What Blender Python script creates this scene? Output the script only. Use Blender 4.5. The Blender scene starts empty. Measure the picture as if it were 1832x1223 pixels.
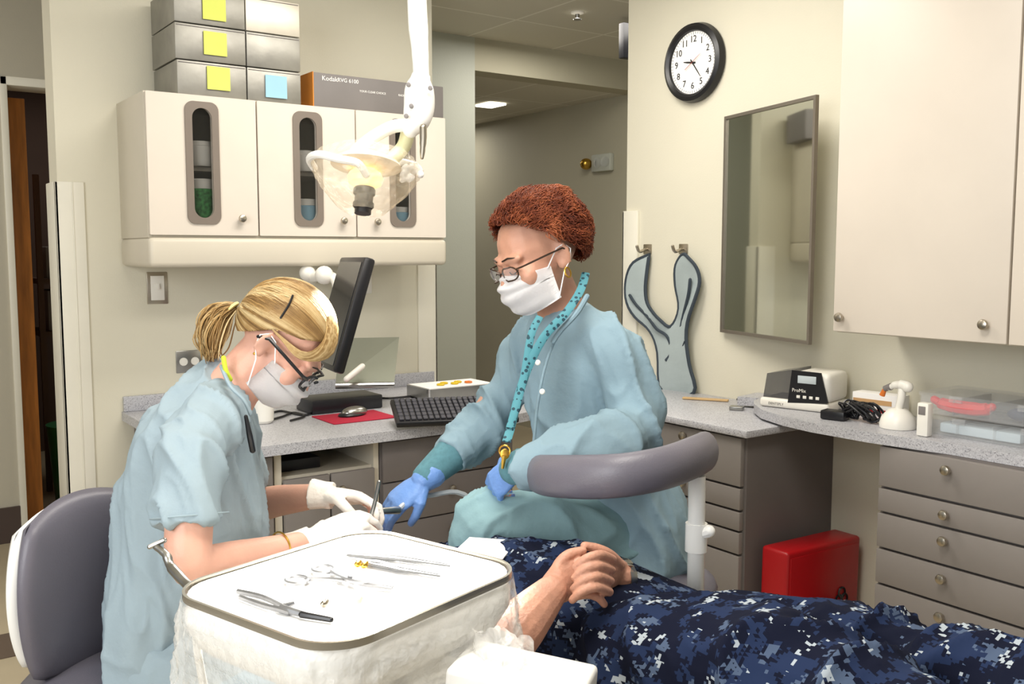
import bpy, bmesh, math, random
from mathutils import Vector as V, Matrix as M, noise
random.seed(7)
sc=bpy.context.scene; COL=sc.collection
F=1716.0; H=1.37; A=math.radians(35.3); P=math.radians(5.36)
fw=V((math.sin(A),math.cos(A),0)); rt=V((math.cos(A),-math.sin(A),0)); zz=V((0,0,1))
Fd=fw*math.cos(P)-zz*math.sin(P); Up=fw*math.sin(P)+zz*math.cos(P); cam0=V((0,0,H))
def ray(px,py): return Fd+rt*((px-916)/F)-Up*((py-611.5)/F)
def C(px,py,d): return cam0+ray(px,py)*d
def onX(px,py,X): r=ray(px,py); return cam0+r*(X/r.x)
def onY(px,py,Y): r=ray(px,py); return cam0+r*(Y/r.y)
def onZ(px,py,Z): r=ray(px,py); return cam0+r*((Z-H)/r.z)
def XZ(px,X,z):
    py=740
    for _ in range(8):
        r=ray(px,py); t=X/r.x; py=611.5+F*((-math.sin(P)-(z-H)/t)/math.cos(P))
    q=onX(px,py,X); q.z=z; return q
def D(r,u,a): return (rt*r+zz*u+fw*a).normalized()
cam=bpy.data.objects.new('camera',bpy.data.cameras.new('camera')); COL.objects.link(cam); sc.camera=cam
cam.data.sensor_width=36; cam.data.lens=36*F/1832; cam.data.clip_start=.05
mm=M.Identity(4)
for i,c in enumerate((rt,Up,-Fd)):
    for j in range(3): mm[j][i]=c[j]
cam.matrix_world=M.Translation(cam0)@mm
sc.view_settings.view_transform='Standard'
# ---------- materials
def lin(h):
    h=h.lstrip('#'); o=[]
    for i in (0,2,4):
        c=int(h[i:i+2],16)/255; o.append(c/12.92 if c<=.04045 else ((c+.055)/1.055)**2.4)
    return (*o,1)
def mat(name,col,rough=.5,metal=0,var=.06,vs=6,bump=0,bs=60,alpha=1,trans=0,emit=0,spec=.5,sss=0,stretch=None):
    m=bpy.data.materials.new(name); m.use_nodes=True; nt=m.node_tree; n=nt.nodes; l=nt.links; b=n['Principled BSDF']
    c=lin(col); tc=n.new('ShaderNodeTexCoord'); src=tc.outputs['Object']
    if stretch:
        mp=n.new('ShaderNodeMapping'); mp.inputs['Scale'].default_value=stretch; l.new(src,mp.inputs[0]); src=mp.outputs[0]
    nz=n.new('ShaderNodeTexNoise'); nz.inputs['Scale'].default_value=vs; nz.inputs['Detail'].default_value=4; l.new(src,nz.inputs['Vector'])
    rp=n.new('ShaderNodeValToRGB'); rp.color_ramp.elements[0].position=.3; rp.color_ramp.elements[1].position=.7
    rp.color_ramp.elements[0].color=tuple(max(0,x*(1-var)) for x in c[:3])+(1,)
    rp.color_ramp.elements[1].color=tuple(min(1,x*(1+var)) for x in c[:3])+(1,)
    l.new(nz.outputs[0],rp.inputs[0]); l.new(rp.outputs[0],b.inputs['Base Color'])
    b.inputs['Roughness'].default_value=rough; b.inputs['Metallic'].default_value=metal
    b.inputs['Specular IOR Level'].default_value=spec
    if alpha<1: b.inputs['Alpha'].default_value=alpha
    if trans: b.inputs['Transmission Weight'].default_value=trans
    if sss: b.inputs['Subsurface Weight'].default_value=sss; b.inputs['Subsurface Radius'].default_value=(.01,.004,.002); b.inputs['Subsurface Scale'].default_value=1
    if emit: b.inputs['Emission Color'].default_value=c; b.inputs['Emission Strength'].default_value=emit
    if bump:
        n2=n.new('ShaderNodeTexNoise'); n2.inputs['Scale'].default_value=bs; n2.inputs['Detail'].default_value=3; l.new(src,n2.inputs['Vector'])
        bp=n.new('ShaderNodeBump'); bp.inputs['Strength'].default_value=bump; bp.inputs['Distance'].default_value=.01
        l.new(n2.outputs[0],bp.inputs['Height']); l.new(bp.outputs[0],b.inputs['Normal'])
    return m
wallm=mat('wall_paint','#ded9c6',.6,var=.02,vs=2,bump=.05,bs=150)
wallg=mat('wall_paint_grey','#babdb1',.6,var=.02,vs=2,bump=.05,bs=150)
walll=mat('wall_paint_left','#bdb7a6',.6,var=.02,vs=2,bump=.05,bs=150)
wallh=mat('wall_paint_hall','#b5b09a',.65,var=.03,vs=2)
guardm=mat('guard_plastic','#e9e5d6',.4,var=.02)
darkbase=mat('rubber_base','#4a3c36',.6)
floorm=mat('vinyl_floor','#b5a88e',.3,var=.08,vs=3)
bandm=mat('vinyl_band','#5e4e42',.35)
cream=mat('cream_laminate','#ddd3c6',.4,var=.02)
creamside=mat('cream_edge','#d2cab9',.45,var=.02)
greyl=mat('grey_laminate','#726c6a',.5,var=.04)
greyf=mat('grey_front','#857f7b',.5,var=.04)
winfr=mat('window_frame_grey','#7c7167',.5,var=.05)
nick=mat('brushed_nickel','#b8b0a2',.3,1,var=.05)
steel=mat('steel','#a9a8a4',.28,1,var=.12,vs=5)
steelb=mat('matte_steel','#98968f',.45,.7,var=.16,vs=9,bump=.1,bs=20)
steelh=mat('bright_steel','#d8d2c4',.45,.6,var=.08,vs=9)
steeld=mat('instrument_steel','#9b9c9f',.32,.75,var=.15,vs=40)
black=mat('black_plastic','#17171b',.35)
white=mat('white_plastic','#eeebe2',.35,var=.02)
whiteg=mat('white_gloss','#f4f3ef',.2,var=.01)
glassd=mat('tinted_pane','#2c2c28',.08,var=.02,alpha=.3)
clearp=mat('clear_plastic','#eef0f2',.1,var=.02,alpha=.15)
lensm=mat('spectacle_lens','#eef0f2',.05,var=.02,alpha=.1)
wrap=mat('plastic_film','#fbf9f4',.1,var=.05,alpha=.36,bump=1,bs=40)
film=mat('lamp_film','#f3e6cc',.1,var=.05,alpha=.3,bump=1,bs=40)  # clear film tinted warm, the lamp's yellow light put into its colour
paper=mat('white_paper','#faf8f5',.8,var=.01)
vinyl=mat('purple_grey_vinyl','#67646e',.42,var=.05,bump=.08,bs=300)
skinA=mat('skin_fair','#dba893',.5,var=.06,vs=14,sss=.08,bump=.08,bs=140)
skinB=mat('skin_tan','#c9967e',.5,var=.06,vs=14,sss=.08,bump=.08,bs=140)
skinP=mat('skin_ruddy','#c8937c',.5,var=.12,vs=45,sss=.05,bump=.15,bs=170)
scrub=mat('scrub_blue','#9aabb4',.9,var=.03,vs=5,bump=.15,bs=60,spec=.2)
coatm=mat('coat_blue','#859da9',.9,var=.04,vs=5,bump=.15,bs=60,spec=.2)
pantm=mat('trouser_blue','#83a2a8',.9,var=.04,vs=5,bump=.15,bs=60,spec=.2)
cuffm=mat('knit_cuff','#54808b',.9,var=.12,vs=90)
glovew=mat('white_latex','#f4ece2',.45,var=.04,bump=.3,bs=60)
gloveb=mat('blue_nitrile','#6d94d2',.4,var=.06,bump=.3,bs=60)
maskm=mat('mask_fabric','#fdfdff',.8,var=.01,bump=.1,bs=200)
lime=mat('lime_cloth','#c9dc3c',.8)
red=mat('red_plastic','#ac1018',.35,var=.06)
redb=mat('vivid_red','#d80f1c',.35,var=.06)
redpad=mat('red_cloth','#b01c38',.8)
orange=mat('orange_card','#d98a34',.6)
greyc=mat('grey_card','#7d7876',.6)
yellow=mat('yellow_note','#e0e870',.8)
bluen=mat('blue_note','#9cc8dc',.8)
green=mat('green_plastic','#1e6a3c',.4)
leaf=mat('green_speckle','#3d8a46',.6,var=.7,vs=70)
woodo=mat('orange_wood','#b87434',.45,var=.3,vs=4,stretch=(10,10,1))
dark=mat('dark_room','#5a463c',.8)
brass=mat('brass','#c9a24a',.3,1)
mirrorm=mat('mirror_glass','#dde0d8',.04,1,var=.01)
aprm=mat('apron_vinyl','#a9b5b6',.5,var=.06,bump=.4,bs=14)
pipe=mat('apron_piping','#343e48',.7)
amber=mat('amber_plastic','#d8742a',.3)
teal=mat('lanyard_print','#5fb0bb',.7,var=.0)
redtxt=mat('red_ink','#b03020',.6)
tooth=mat('tooth_ceramic','#e8dcc0',.3)
lampglow=mat('warm_lens','#ffcf8a',.3,emit=1.7)
ceilglow=mat('light_diffuser','#fff6e0',.5,emit=4)
def speckle(name,base,s1,s2):
    m=mat(name,base,.35,var=.03,vs=20); n=m.node_tree.nodes; l=m.node_tree.links; b=n['Principled BSDF']
    tc=n.new('ShaderNodeTexCoord'); w=n.new('ShaderNodeTexVoronoi'); w.inputs['Scale'].default_value=330; l.new(tc.outputs['Object'],w.inputs['Vector'])
    rp=n.new('ShaderNodeValToRGB'); e=rp.color_ramp.elements; e[0].color=lin(s1); e[1].color=lin(base); e[0].position=.1; e[1].position=.3
    x=e.new(.9); x.color=lin(s2)
    l.new(w.outputs['Color'],rp.inputs[0]); l.new(rp.outputs[0],b.inputs['Base Color']); return m
topm=speckle('speckled_laminate','#aeaeb4','#86858b','#c8c8cc')
def camo():
    m=bpy.data.materials.new('digital_camouflage'); m.use_nodes=True; n=m.node_tree.nodes; l=m.node_tree.links; b=n['Principled BSDF']
    tc=n.new('ShaderNodeTexCoord'); sn=n.new('ShaderNodeVectorMath'); sn.operation='SNAP'; sn.inputs[1].default_value=(.0046,.0046,.0046); l.new(tc.outputs['Object'],sn.inputs[0])
    def nz(scale,off,ro):
        mp=n.new('ShaderNodeMapping'); mp.inputs['Location'].default_value=(off,off*.7,off*.3); l.new(sn.outputs[0],mp.inputs[0])
        z=n.new('ShaderNodeTexNoise'); z.inputs['Scale'].default_value=scale; z.inputs['Detail'].default_value=4; z.inputs['Roughness'].default_value=ro; l.new(mp.outputs[0],z.inputs['Vector']); return z
    def step(z,th):
        r=n.new('ShaderNodeMath'); r.operation='GREATER_THAN'; r.inputs[1].default_value=th; l.new(z.outputs[0],r.inputs[0]); return r
    def mix(fac,a,bcol):
        x=n.new('ShaderNodeMix'); x.data_type='RGBA'; l.new(fac.outputs[0],x.inputs[0])
        if isinstance(a,str): x.inputs[6].default_value=lin(a)
        else: l.new(a.outputs[2],x.inputs[6])
        x.inputs[7].default_value=lin(bcol); return x
    a=mix(step(nz(19,0,.66),.52),'#141829','#232f4c'); a=mix(step(nz(21,7.3,.7),.585),a,'#4c5a72'); a=mix(step(nz(25,3.1,.72),.605),a,'#a4adb5')
    l.new(a.outputs[2],b.inputs['Base Color']); b.inputs['Roughness'].default_value=.95; b.inputs['Specular IOR Level'].default_value=.1
    return m
camom=camo()
def hairmat(name,cols,rough=.4):
    m=bpy.data.materials.new(name); m.use_nodes=True; n=m.node_tree.nodes; l=m.node_tree.links; b=n['Principled BSDF']
    at=n.new('ShaderNodeAttribute'); at.attribute_name='tone'
    tc=n.new('ShaderNodeTexCoord'); nz=n.new('ShaderNodeTexNoise'); nz.inputs['Scale'].default_value=50; l.new(tc.outputs['Object'],nz.inputs['Vector'])
    ad=n.new('ShaderNodeMath'); ad.operation='MULTIPLY_ADD'; ad.inputs[1].default_value=.4; l.new(nz.outputs[0],ad.inputs[0]); l.new(at.outputs['Fac'],ad.inputs[2])
    sb=n.new('ShaderNodeMath'); sb.operation='SUBTRACT'; sb.inputs[1].default_value=.2; l.new(ad.outputs[0],sb.inputs[0])
    rp=n.new('ShaderNodeValToRGB'); e=rp.color_ramp.elements; e[0].color=lin(cols[0]); e[1].color=lin(cols[-1])
    x=e.new(.5); x.color=lin(cols[1]); l.new(sb.outputs[0],rp.inputs[0]); l.new(rp.outputs[0],b.inputs['Base Color']); b.inputs['Roughness'].default_value=rough; b.inputs['Specular IOR Level'].default_value=.35
    return m
blonde=hairmat('blonde_hair',('#745632','#ab8854','#dcc494'),.5); auburn=hairmat('auburn_hair',('#3e170c','#713219','#9c5530'),.6); brown=hairmat('brown_hair',('#2a1c12','#4a3320','#6a4c30'))
def tilemat():
    m=bpy.data.materials.new('ceiling_tile'); m.use_nodes=True; n=m.node_tree.nodes; l=m.node_tree.links; b=n['Principled BSDF']
    tc=n.new('ShaderNodeTexCoord'); br=n.new('ShaderNodeTexBrick'); br.offset=0; br.inputs['Scale'].default_value=1
    br.inputs['Brick Width'].default_value=.61; br.inputs['Row Height'].default_value=.61; br.inputs['Mortar Size'].default_value=.008
    br.inputs['Color1'].default_value=lin('#d3cfc0'); br.inputs['Color2'].default_value=lin('#cecabc'); br.inputs['Mortar'].default_value=lin('#e6e3d8')
    l.new(tc.outputs['Object'],br.inputs['Vector']); l.new(br.outputs['Color'],b.inputs['Base Color']); b.inputs['Roughness'].default_value=.9
    return m
ceilm=tilemat()
def lanmat():
    n=teal.node_tree.nodes; l=teal.node_tree.links; b=n['Principled BSDF']; tc=n.new('ShaderNodeTexCoord'); v=n.new('ShaderNodeTexVoronoi'); v.inputs['Scale'].default_value=95
    l.new(tc.outputs['Object'],v.inputs['Vector']); rp=n.new('ShaderNodeValToRGB'); rp.color_ramp.interpolation='CONSTANT'; e=rp.color_ramp.elements
    e[0].color=lin('#123a48'); e[1].position=.36; e[1].color=lin('#4a8a96'); l.new(v.outputs['Distance'],rp.inputs[0]); l.new(rp.outputs[0],b.inputs['Base Color'])
lanmat()
# ---------- object helpers
WL={}
def T(name,label,cat,loc,group=None):
    o=bpy.data.objects.new(name,None); o.empty_display_size=.05; COL.objects.link(o); o.location=loc; WL[o.name]=V(loc)
    o['label']=label; o['category']=cat
    if group: o['group']=group
    return o
def O(name,bm,m,parent=None,label=None,cat=None,group=None,kind=None,ang=35):
    if isinstance(bm,bmesh.types.BMesh):
        bmesh.ops.recalc_face_normals(bm,faces=bm.faces[:]); me=bpy.data.meshes.new(name); bm.to_mesh(me); bm.free()
    else: me=bm; me.name=name
    me.shade_smooth()
    if ang: me.set_sharp_from_angle(angle=math.radians(ang))
    me.materials.clear(); me.materials.append(m)
    o=bpy.data.objects.new(name,me); COL.objects.link(o)
    if parent:
        o.parent=parent; o.matrix_parent_inverse=M.Translation(-WL.get(parent.name,V((0,0,0))))
    if label: o['label']=label
    if cat: o['category']=cat
    if group: o['group']=group
    if kind: o['kind']=kind
    return o
def B(): return bmesh.new()
def join(bm,tb,mt=None):
    mp={}
    for v in tb.verts: mp[v]=bm.verts.new(mt@v.co if mt else v.co)
    for f in tb.faces:
        try: bm.faces.new([mp[v] for v in f.verts])
        except ValueError: pass
    tb.free(); return list(mp.values())
def box(bm,a,b,bev=0,seg=2,mt=None):
    tb=B(); bmesh.ops.create_cube(tb,size=1); a=V(a); b=V(b); c=(a+b)/2; s=b-a
    for v in tb.verts: v.co=V((v.co.x*s.x+c.x,v.co.y*s.y+c.y,v.co.z*s.z+c.z))
    if bev: bmesh.ops.bevel(tb,geom=tb.edges[:],offset=min(bev,abs(min(map(abs,s)))*.49),segments=seg,profile=.5,affect='EDGES')
    join(bm,tb,mt); return bm
def fr(o,x,y,z=None):
    x=V(x).normalized(); y=V(y); y=(y-x*x.dot(y)).normalized(); z=x.cross(y)
    m=M.Identity(4)
    for i,c in enumerate((x,y,z)):
        for j in range(3): m[j][i]=c[j]
    return M.Translation(V(o))@m
def tube(bm,pts,r,seg=10,rnd=False,side=None,closed=False,tone=None,lay=None):
    pts=[V(p) for p in pts]; n=len(pts)
    if not isinstance(r,(list,tuple)): r=[r]*n
    R=[(x,x) if not isinstance(x,tuple) else x for x in r]
    tg=[]
    for i in range(n):
        if closed: t=pts[(i+1)%n]-pts[i-1]
        else: t=pts[min(i+1,n-1)]-pts[max(i-1,0)]
        tg.append(t.normalized() if t.length>1e-9 else V((0,0,1)))
    a=side or (V((0,0,1)) if abs(tg[0].z)<.9 else V((1,0,0)))
    fs=[]
    for i in range(n):
        if side is not None: a=side
        a=(a-tg[i]*a.dot(tg[i])); a=a.normalized() if a.length>1e-6 else tg[i].orthogonal().normalized()
        fs.append((a.copy(),tg[i].cross(a)))
    rg=[(pts[i],R[i],fs[i]) for i in range(n)]
    if rnd and not closed:
        m0=min(R[0]); m1=min(R[-1]); pre=[];post=[]
        for k in (75,50,25):
            c=math.cos(math.radians(k)); s=math.sin(math.radians(k))
            pre.append((pts[0]-tg[0]*m0*s,(R[0][0]*c,R[0][1]*c),fs[0]))
            if rnd!='start': post.insert(0,(pts[-1]+tg[-1]*m1*s,(R[-1][0]*c,R[-1][1]*c),fs[-1]))
        rg=pre+rg+post
    rings=[]
    for c,rr,f in rg:
        rings.append([bm.verts.new(c+f[0]*(rr[0]*math.cos(2*math.pi*k/seg))+f[1]*(rr[1]*math.sin(2*math.pi*k/seg))) for k in range(seg)])
    L=len(rings)
    for i in range(L if closed else L-1):
        p=rings[i]; q=rings[(i+1)%L]
        for k in range(seg): bm.faces.new((p[k],p[(k+1)%seg],q[(k+1)%seg],q[k]))
    if not closed: bm.faces.new(rings[0][::-1]); bm.faces.new(rings[-1])
    if lay is not None:
        for g in rings:
            for v in g: v[lay]=tone
    return bm
def spl(P,n=6):
    out=[]; m=len(P)
    for i in range(m-1):
        p0=P[max(i-1,0)];p1=P[i];p2=P[i+1];p3=P[min(i+2,m-1)]
        for k in range(n):
            t=k/n; out.append(tuple(.5*((2*b)+(-a+c)*t+(2*a-5*b+4*c-d)*t*t+(-a+3*b-3*c+d)*t**3) for a,b,c,d in zip(p0,p1,p2,p3)))
    out.append(tuple(P[-1])); return out
def limb(bm,P,n=6,seg=16,rnd=True):   # (px,py,depth,radius)
    S=spl(P,n); return tube(bm,[C(*s[:3]) for s in S],[max(s[3],.001) for s in S],seg,rnd=rnd)
def wtube(bm,P,r,n=5,seg=8,rnd=True):
    S=spl([tuple(p) for p in P],n)
    if isinstance(r,list) and len(r)!=len(S): r=[r[min(int(i*len(r)/len(S)),len(r)-1)] for i in range(len(S))]
    return tube(bm,[V(s) for s in S],r,seg,rnd=rnd)
def ell(bm,c,ax,ay,az,seg=16,rn=10,keep=None):
    c=V(c); rows=[]
    for i in range(rn+1):
        th=math.pi*i/rn
        if i in (0,rn): rows.append([bm.verts.new(c+az*math.cos(th))]); continue
        rows.append([bm.verts.new(c+ax*(math.sin(th)*math.cos(2*math.pi*k/seg))+ay*(math.sin(th)*math.sin(2*math.pi*k/seg))+az*math.cos(th)) for k in range(seg)])
    for i in range(rn):
        p=rows[i];q=rows[i+1]
        for k in range(seg):
            k2=(k+1)%seg
            if len(p)==1: f=(p[0],q[k],q[k2])
            elif len(q)==1: f=(p[k],q[0],p[k2])
            else: f=(p[k],q[k],q[k2],p[k2])
            bm.faces.new(f)
    return bm
def sph(bm,c,r,seg=14,rn=9): return ell(bm,c,V((r,0,0)),V((0,r,0)),V((0,0,r)),seg,rn)
def loft(bm,rg,seg=28):
    rings=[[bm.verts.new(c+a*math.cos(2*math.pi*k/seg)+b*math.sin(2*math.pi*k/seg)) for k in range(seg)] for c,a,b in rg]
    for p,q in zip(rings,rings[1:]):
        for k in range(seg): bm.faces.new((p[k],p[(k+1)%seg],q[(k+1)%seg],q[k]))
    bm.faces.new(rings[0][::-1]); bm.faces.new(rings[-1]); return bm
def lathe(bm,o,ax,prof,seg=24):   # prof: (r,h)
    ax=V(ax).normalized(); a=ax.orthogonal().normalized(); b=ax.cross(a); o=V(o)
    return loft(bm,[(o+ax*h,a*max(r,1e-4),b*max(r,1e-4)) for r,h in prof],seg)
def prism(bm,loops,f,th):
    tb=B(); idx=[];k=0;co=[];es=[]
    for lp in loops:
        vs=[tb.verts.new((u,v,0)) for u,v in lp]
        for i in range(len(vs)): es.append(tb.edges.new((vs[i],vs[(i+1)%len(vs)])))
        idx.append(list(range(k,k+len(lp)))); k+=len(lp); co+=lp
    tb.verts.index_update()
    bmesh.ops.triangle_fill(tb,use_beauty=True,edges=es,use_dissolve=False)
    tb.verts.index_update()
    fa=[[v.index for v in q.verts] for q in tb.faces]; tb.free()
    a=[bm.verts.new(f(u,v,0)) for u,v in co]; b=[bm.verts.new(f(u,v,th)) for u,v in co]
    for q in fa: bm.faces.new([a[i] for i in q]); bm.faces.new([b[i] for i in q][::-1])
    for lp in idx:
        for i in range(len(lp)):
            j=lp[(i+1)%len(lp)]; i=lp[i]; bm.faces.new((a[i],a[j],b[j],b[i]))
    return bm
def rrect(cx,cy,w,h,r,n=6):
    o=[]; r=min(r,w/2-1e-5,h/2-1e-5)
    for sx,sy,a0 in ((1,1,0),(-1,1,90),(-1,-1,180),(1,-1,270)):
        for k in range(n+1):
            a=math.radians(a0+90*k/n); o.append((cx+sx*(w/2-r)+r*math.cos(a),cy+sy*(h/2-r)+r*math.sin(a)))
    return o
FY=lambda Y:(lambda u,v,w:V((u,Y-w,v)))
FX=lambda X:(lambda u,v,w:V((X-w,u,v)))
def remesh(bm,vox,it=5,fac=.5):
    bmesh.ops.recalc_face_normals(bm,faces=bm.faces[:]); me=bpy.data.meshes.new('t'); bm.to_mesh(me); bm.free()
    ob=bpy.data.objects.new('t',me); COL.objects.link(ob)
    r=ob.modifiers.new('r','REMESH'); r.mode='VOXEL'; r.voxel_size=vox
    if it: s=ob.modifiers.new('s','SMOOTH'); s.factor=fac; s.iterations=it
    dg=bpy.context.evaluated_depsgraph_get(); me2=bpy.data.meshes.new_from_object(ob.evaluated_get(dg)); bpy.data.objects.remove(ob); return me2
def disp(me,fn):
    ns=[v.normal.copy() for v in me.vertices]
    for v,nn in zip(me.vertices,ns): v.co=v.co+nn*fn(v.co)
    me.update(); return me
def rot(c,ax,s):   # squash the noise domain along ax so that folds run along it
    return c-ax*c.dot(ax)*(1-s)
def folds(a,s,ax=zz,st=.4,fine=.3):
    ax=V(ax).normalized()
    def f(c):
        q=rot(c,ax,st)*s
        q=q+noise.noise_vector(q*.45)*.9
        n1=noise.noise(q); r1=max(0,1-2.1*abs(n1))**2.4
        n2=noise.noise(q*2.0+V((9,3,1))); r2=max(0,1-2.6*abs(n2))**2
        return a*(1.15*r1+fine*r2-.5+.5*noise.noise(q*.5))
    return f
def text(bm,s,size,mt,ext=.0004,al='CENTER'):
    cu=bpy.data.curves.new('t','FONT'); cu.body=s; cu.size=size; cu.align_x=al; cu.align_y='CENTER'; cu.extrude=ext; cu.resolution_u=3
    ob=bpy.data.objects.new('t',cu); COL.objects.link(ob); dg=bpy.context.evaluated_depsgraph_get()
    me=bpy.data.meshes.new_from_object(ob.evaluated_get(dg)); bpy.data.objects.remove(ob)
    tb=B(); tb.from_mesh(me); join(bm,tb,mt); return bm
def TX(p): return fr(p,(0,-1,0),(0,0,1))
def TY(p): return fr(p,(1,0,0),(0,0,1))
def knob(parent,p,n):
    b=B(); lathe(b,p,n,[(.005,0),(.005,.012),(.013,.014),(.015,.02),(.013,.026),(.006,.029)],16); return O('knob',b,nick,parent)
def S(name,m,*bxs,bev=0):
    b=B()
    for a,c in bxs: box(b,a,c,bev)
    return O(name,b,m,kind='structure')
def circ(c,u,v,r,n=12): return [c+(u*math.cos(a)+v*math.sin(a))*r for a in [k*2*math.pi/n for k in range(n)]]
# ---------- setting
XR=2.9; YB=3.9
S('floor',floorm,((-3,-1.5,-.1),(6.5,9.3,0)))
S('ceiling',ceilm,((-3,-1.5,2.6),(6.5,9.3,2.7)),((3.1,4.9,2.415),(4.4,9,2.45)))
S('wall_back',wallm,((.70,YB,0),(2.31,YB+.15,2.6)))
S('wall_right',wallm,((XR,-1.5,0),(XR+.15,3.215,2.6)))
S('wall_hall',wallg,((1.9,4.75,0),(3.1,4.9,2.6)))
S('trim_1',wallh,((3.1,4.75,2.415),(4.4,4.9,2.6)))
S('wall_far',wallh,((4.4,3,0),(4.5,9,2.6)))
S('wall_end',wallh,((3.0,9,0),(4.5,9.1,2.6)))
S('wall_left',walll,((-3,5.0,0),(.70,5.15,2.6)),((.70,5.0,2.17),(1.7,5.15,2.6)),((1.7,5,0),(1.9,5.15,2.6)))
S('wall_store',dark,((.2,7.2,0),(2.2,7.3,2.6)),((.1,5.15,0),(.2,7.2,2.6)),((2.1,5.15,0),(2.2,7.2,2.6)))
S('trim_2',guardm,((.672,4.985,0),(.702,5.16,2.17)),((.672,4.985,2.13),(1.7,5.16,2.17)),bev=.004)
S('baseboard_left',darkbase,((-3,4.985,0),(.672,5.0,.17)))
S('baseboard_back',darkbase,((.70,3.885,0),(2.31,3.9,.12)))
S('baseboard_right',darkbase,((2.885,-1.5,0),(2.9,3.215,.12)))
S('trim_3',bandm,((-3,3.55,0),(.70,3.78,.003)))
S('trim_4',guardm,((.688,3.888,.12),(.79,3.9,1.63)),((.688,3.888,.12),(.70,4.06,1.63)),((.745,3.884,.12),(.75,3.89,1.63)),bev=.003)
S('trim_5',guardm,((2.886,3.13,.12),(2.9,3.227,1.55)),((2.886,3.215,.12),(3.06,3.227,1.55)),bev=.003)
S('trim_6',guardm,((2.22,3.888,.12),(2.322,3.9,1.40)),((2.31,3.888,.12),(2.322,4.06,1.40)),bev=.003)
b=B(); box(b,(.705,5.17,.01),(.80,5.21,2.1),.003); box(b,(.715,5.2,.01),(.76,6.0,2.1),.003); O('door_1',b,woodo,kind='structure')
p=onZ(889,187,2.414)
b=B(); box(b,(p.x-.12,p.y-.09,2.40),(p.x+.02,p.y+.1,2.414),.004); O('ceiling_light',b,ceilglow,label='small lit ceiling light in the corridor',cat='ceiling light')
t=T('ceiling_sprinkler','small chrome sprinkler head in the hallway ceiling','sprinkler',onZ(1033,22,2.6))
p=onZ(1033,22,2.6); b=B(); lathe(b,p,(0,0,-1),[(.035,0),(.033,.006),(.012,.01)],16); O('cover_ring',b,white,t)
b=B(); lathe(b,p,(0,0,-1),[(.012,.008),(.01,.03),(.022,.034),(.02,.038)],12); O('nozzle',b,steel,t)
p=onX(1075,292,4.4); t=T('wall_alarm','wall mounted device with a brass dome and two clear lenses in hallway','alarm',p)
b=B(); box(b,(4.36,p.y-.14,p.z-.06),(4.4,p.y+.06,p.z+.06),.01); O('housing',b,wallg,t)
b=B(); ell(b,(4.35,p.y+.1,p.z),V((.045,0,0)),V((0,.04,0)),V((0,0,.04))); O('dome',b,brass,t)
for dy in (-.02,-.1):
    b=B(); lathe(b,(4.36,p.y+dy,p.z),(-1,0,0),[(.035,0),(.035,.02),(.02,.03)],16); O('lens',b,clearp,t)
xe=onY(1111,70,3.9).x; za=onY(1111,104,3.9).z; zb=onY(1111,40,3.9).z
b=B(); box(b,(xe,3.88,za),(xe+.3,3.92,zb),.006); box(b,(xe+.14,3.89,zb),(xe+.16,3.91,2.6)); O('hanging_sign',b,black,label='dark edge of a sign hung from hallway ceiling beside right wall',cat='sign')
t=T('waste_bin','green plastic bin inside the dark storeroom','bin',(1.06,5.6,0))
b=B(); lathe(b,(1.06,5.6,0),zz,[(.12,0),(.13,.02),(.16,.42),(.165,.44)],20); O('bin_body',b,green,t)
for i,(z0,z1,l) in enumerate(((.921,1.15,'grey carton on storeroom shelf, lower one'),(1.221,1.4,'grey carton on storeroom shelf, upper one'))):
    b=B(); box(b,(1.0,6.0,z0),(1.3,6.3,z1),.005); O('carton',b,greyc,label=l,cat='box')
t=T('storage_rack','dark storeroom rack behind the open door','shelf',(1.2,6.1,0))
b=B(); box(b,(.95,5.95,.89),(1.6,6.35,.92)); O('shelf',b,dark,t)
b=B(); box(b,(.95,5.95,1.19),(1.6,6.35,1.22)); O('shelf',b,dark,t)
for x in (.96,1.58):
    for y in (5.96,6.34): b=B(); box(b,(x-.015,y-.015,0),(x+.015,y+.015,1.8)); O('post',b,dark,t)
# ---------- upper cabinet
yf=3.5; xs=[onY(px,300,yf).x for px in (263,461,637,798)]; z0,z1=1.315,1.93
t=T('wall_cabinet','long cream wall cabinet with three slotted-window doors above the desk','cabinet',(xs[0],YB,z0))
b=B(); x0,x3=xs[0],xs[3]
box(b,(x0,yf+.02,z0+.105),(x0+.018,YB,z1),.002); box(b,(x3-.018,yf+.02,z0+.105),(x3,YB,z1),.002)
box(b,(x0+.018,yf+.02,z1-.018),(x3-.018,YB,z1)); box(b,(x0+.018,yf+.02,z0+.105),(x3-.018,YB,z0+.12)); box(b,(x0+.018,YB-.01,z0+.12),(x3-.018,YB-.002,z1-.018))
box(b,(x0+.018,yf+.06,1.665),(x3-.018,YB-.01,1.68))
O('body',b,creamside,t)
b=B(); box(b,(x0-.004,yf-.004,z0),(x3+.002,YB,z0+.107),.018,3); O('valance',b,creamside,t)
wins=((363,292,333,393),(551,303,525,577),(720,310,697,743))
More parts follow.
